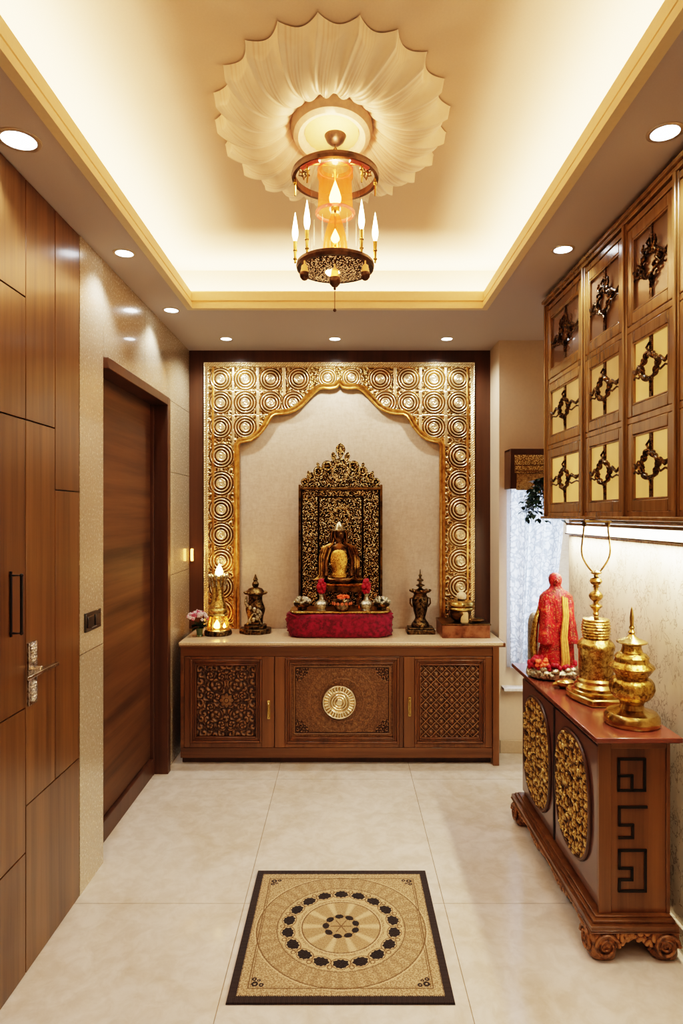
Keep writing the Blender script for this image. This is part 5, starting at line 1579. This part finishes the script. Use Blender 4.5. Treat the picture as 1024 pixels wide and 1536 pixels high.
# glass
AMB = glassy('orange_glass', (1, .50, .20), .86, .08, (1, .26, .04), .26)
b = MB(); z1, z2 = WZ(250, LY), WZ(320, LY)
b.lathe([(.050, z1), (.062, z1-.012), (.064, z1-.035), (.058, z1-.05), (.060, z1-.10), (.063, z2+.012), (.066, z2)], LX, LY, 48, cap=False)
tag(b.build('amber_shade', AMB, pn), 'orange glass upper shade')
b = MB(); b.tube([(LX+.065*math.cos(a), LY+.065*math.sin(a), z2) for a in np.linspace(0, 2*PI, 40)[:-1]], .006, 8, closed=True)
ROSE = glassy('rose_glass', (.95, .32, .26), .45, .1, (1, .15, .08), .15)
b.build('shade_rim', ROSE, pn); b = MB()
b.tube([(LX+.060*math.cos(a), LY+.060*math.sin(a), z1-.012) for a in np.linspace(0, 2*PI, 40)[:-1]], .004, 8, closed=True)
b.build('shade_collar', ROSE, pn)
b = MB(); z3, z4 = WZ(322, LY), WZ(380, LY)
b.lathe([(.014, z3), (.022, z3-.02), (.030, z3-.045), (.038, z3-.075), (.044, z4+.02), (.044, z4)], LX, LY, 40, cap=False)
tag(b.build('amber_chimney', AMB, pn), 'orange glass lower chimney')
b = MB(); b.lathe([(.088, zr1-.006), (.088, zr2+.010)], LX, LY, 48, cap=False)
b.build('clear_cylinder', glassy('clear_glass', (.985, .975, .96), 1.0, .03), pn)
b = MB(); b.tube([(LX, LY, zr1+.03), (LX, LY, zr2)], .0045, 8)
b.lathe([(.014, 0), (.016, .02), (.010, .03), (0, .032)], LX, LY, 16, z0=WZ(318, LY)-.0); b.lathe([(.014, 0), (.016, .02), (.010, .03), (0, .032)], LX, LY, 16, z0=WZ(385, LY))
b.build('centre_rod', M['gold_s'], pn)
b = MB(); flame(b, LX, LY-.012, WZ(312, LY), .021, .092); b.build('upper_bulb', M['flame_w'], pn)
b = MB(); flame(b, LX, LY-.01, WZ(366, LY), .015, .05); b.build('lower_bulb', M['flame_w'], pn)
# rods with candle bulbs
for i, (a, tall) in enumerate([(PI*1.04, 0), (PI*1.27, 0), (-PI*.28, 0), (-PI*.04, 0), (PI*.5, 0)]):
    x, y = LX+.142*math.cos(a), LY+.142*math.sin(a)
    b = MB(); b.tube([(x, y, zr1-.01), (x+.003*math.sin(i), y, zr1-.05), (x, y, zr1-.075)], [.0035, .0035, .003], 8)
    b.ball((x, y, zr1-.03), .0065, (1, 1, 1.3)); b.build('hanger', M['gold_s'], pn); b = MB()
    b.tube([(x, y, zr2+.006), (x, y, zr2+.05), (x, y, zr2+.082)], [.004, .006, .0075], 8); b.ball((x, y, zr2+.05), .008, (1, 1, .7)); b.ball((x, y, zr2+.02), .0075, (1, 1, .7))
    arm = b.build('candle_arm', M['gold_s'], pn)
    b = MB(); flame(b, x, y, zr2+.080, .0105, .105); b.build('candle_bulb', M['flame_w'], arm)
# curled wire flowers inside the upper ring
for sg in (-1, 1):
    b = MB(); xw, yw = LX+sg*.108, LY-.03
    b.tube([(xw, yw-.02, zr1-.035), (xw+sg*.008, yw, zr1+.0), (xw-sg*.006, yw, zr1+.05)], .0025, 6)
    for i in range(6):
        a = 2*PI*i/6; b.tube([(xw, yw, zr1+.0), (xw+.016*math.cos(a), yw-.004, zr1+.016*math.sin(a)), (xw+.022*math.cos(a+.5), yw-.002, zr1+.022*math.sin(a+.5)), (xw+.014*math.cos(a+.9), yw, zr1+.014*math.sin(a+.9))], .0022, 6)
    b.build('wire_flower', M['bronze_s'], pn)
# red enamel segments on the front of the upper ring
for a0, a1 in ((-PI*.80, -PI*.62), (-PI*.38, -PI*.20)):
    b = MB(); b.tube([(LX+.139*math.cos(a), LY+.139*math.sin(a), zr1-.010) for a in np.linspace(a0, a1, 14)], .009, 8); b.build('red_inset', plain('red_enamel', srgb(190, 84, 70), .4), pn)
# drop finials
def drop(x, y, z, s, name='drop_finial'):
    b = MB(); b.tube([(x, y, z), (x, y, z-.018*s)], .003, 6); b.lathe([(.004, 0), (.012*s, -.006*s), (.014*s, -.022*s), (.018*s, -.034*s)], x, y, 20, z0=z-.014*s)
    o_ = b.build(name, glassy('amber_drop_glass', (1, .62, .22), .35, .1, (1, .45, .1), .5), pn)
    b = MB(); b.lathe([(.018*s, 0), (.0205*s, -.008*s), (.018*s, -.020*s), (.010*s, -.030*s), (0, -.034*s)], x, y, 20, z0=z-.047*s); b.build('drop_tip', M['rust'], o_)
for sx in (-1, 1): drop(LX+sx*.104, LY-.082, zr2-.012, .85)
drop(LX, LY-.10, zr2-.030, 1.0)
b = MB(); b.tube([(LX, LY-.10, zr2-.030), (LX, LY-.100, zr2-.010), (LX, LY-.118, zr2-.010)], .003, 6); b.build('hook', M['rust'], pn)
zl = zr2-.030-.081
b = MB(); b.tube([(LX, LY-.10, zl), (LX, LY-.10, zl-.070)], .0014, 5); b.ball((LX, LY-.10, zl-.076), .006); b.ball((LX, LY-.10, zl-.003), .005); b.build('pull_cord', M['rust'], pn)
# ================================================================== lights
for i, (x, y, lab, r) in enumerate(dl):
    back = 3 <= i <= 5
    lamp('SPOT', 'downlight_and_fill_beam', (x, y, H-.03), 27 if back else 17, (1, .87, .70) if back else (1, .92, .84), .035,
         target=(x, y+(.35 if back else 0), 0), spot=150 if back else 112, blend=.75 if back else .55)
for (x, y) in [(-.96, 1.1), (.95, 1.1), (-.96, .2), (.95, .2), (0, -.8)]:  # unseen fill spots without fixtures, added to even out the room light
    lamp('SPOT', 'downlight_and_fill_beam', (x, y, H-.03), 16, (1, .92, .84), .04, target=(x, y, 0), spot=120, blend=.7)
WARM = (1, .70, .40)
zz = H+.062
n = .115
Lx = cx1-cx0+2*n; Ly = cy1-cy0+2*n; mx = (cx0+cx1)/2; my = (cy0+cy1)/2
PW = 10
lamp('AREA', 'cove_strip', (cx0-n, my, zz), PW*Ly, WARM, Ly, .03, target=(cx0-n+.06, my, zz+.14)).rotation_euler = (0, PI-.12, PI/2*0)
lamp('AREA', 'cove_strip', (cx1+n, my, zz), PW*Ly, WARM, Ly, .03).rotation_euler = (0, PI+.12, 0)
for o_ in [x for x in bpy.data.objects if x.name.startswith('cove_strip')]:
    o_.data.size = .03; o_.data.size_y = Ly
a_ = lamp('AREA', 'cove_strip_end', (mx, cy1+n, zz), PW*Lx*1.15, WARM, Lx, .03); a_.rotation_euler = (PI-.12, 0, 0)
a_ = lamp('AREA', 'cove_strip_end', (mx, cy0-n, zz), PW*Lx, WARM, Lx, .03); a_.rotation_euler = (PI+.12, 0, 0)
# pendant
lamp('POINT', 'pendant_bulb_light', (-.034, 2.25, 2.70), 2.2, (1, .62, .28), .02)
lamp('POINT', 'pendant_bulb_light', (-.034, 2.18, 2.80), 4.2, (1, .62, .28), .03)
lamp('POINT', 'pendant_bulb_light', (-.034, 2.25, 2.52), 2, (1, .66, .32), .02)
# under cabinet strip
a_ = lamp('AREA', 'strip_light', (1.17, 2.6, 1.462), 24, (1, .82, .55), .03, 1.6)
a_.rotation_euler = (0, .15, 0)
# daylight
a_ = lamp('AREA', 'window_daylight', (1.3, 4.40, 1.3), 26, (.86, .93, 1), .5, 1.3, target=(1.3, 3.5, 1.2))
w = bpy.data.worlds.new('world'); scene.world = w; w.use_nodes = True
w.node_tree.nodes['Background'].inputs[0].default_value = (.9, .95, 1, 1); w.node_tree.nodes['Background'].inputs[1].default_value = .6
# ================================================================== camera
cd = bpy.data.cameras.new('camera'); cam = bpy.data.objects.new('camera', cd); COL.objects.link(cam)
cam.location = (0, 0, EYE); cam.rotation_euler = (PI/2, 0, 0)
cd.sensor_width = 36; cd.lens = 950/1536*36; cd.shift_x = -5/1536; cd.shift_y = 4/1536; cd.clip_start = .02
scene.camera = cam
vs = scene.view_settings
vs.view_transform = 'Filmic'; vs.look = 'High Contrast'; vs.exposure = -0.12
try:
    vs.use_white_balance = True; vs.white_balance_temperature = 5750
except Exception: pass
try:
    scene.cycles.max_bounces = 7; scene.cycles.diffuse_bounces = 4; scene.cycles.glossy_bounces = 4; scene.cycles.transparent_max_bounces = 16
    scene.cycles.sample_clamp_indirect = 4; scene.cycles.caustics_reflective = False; scene.cycles.caustics_refractive = False
    scene.cycles.use_denoising = True
except Exception: pass
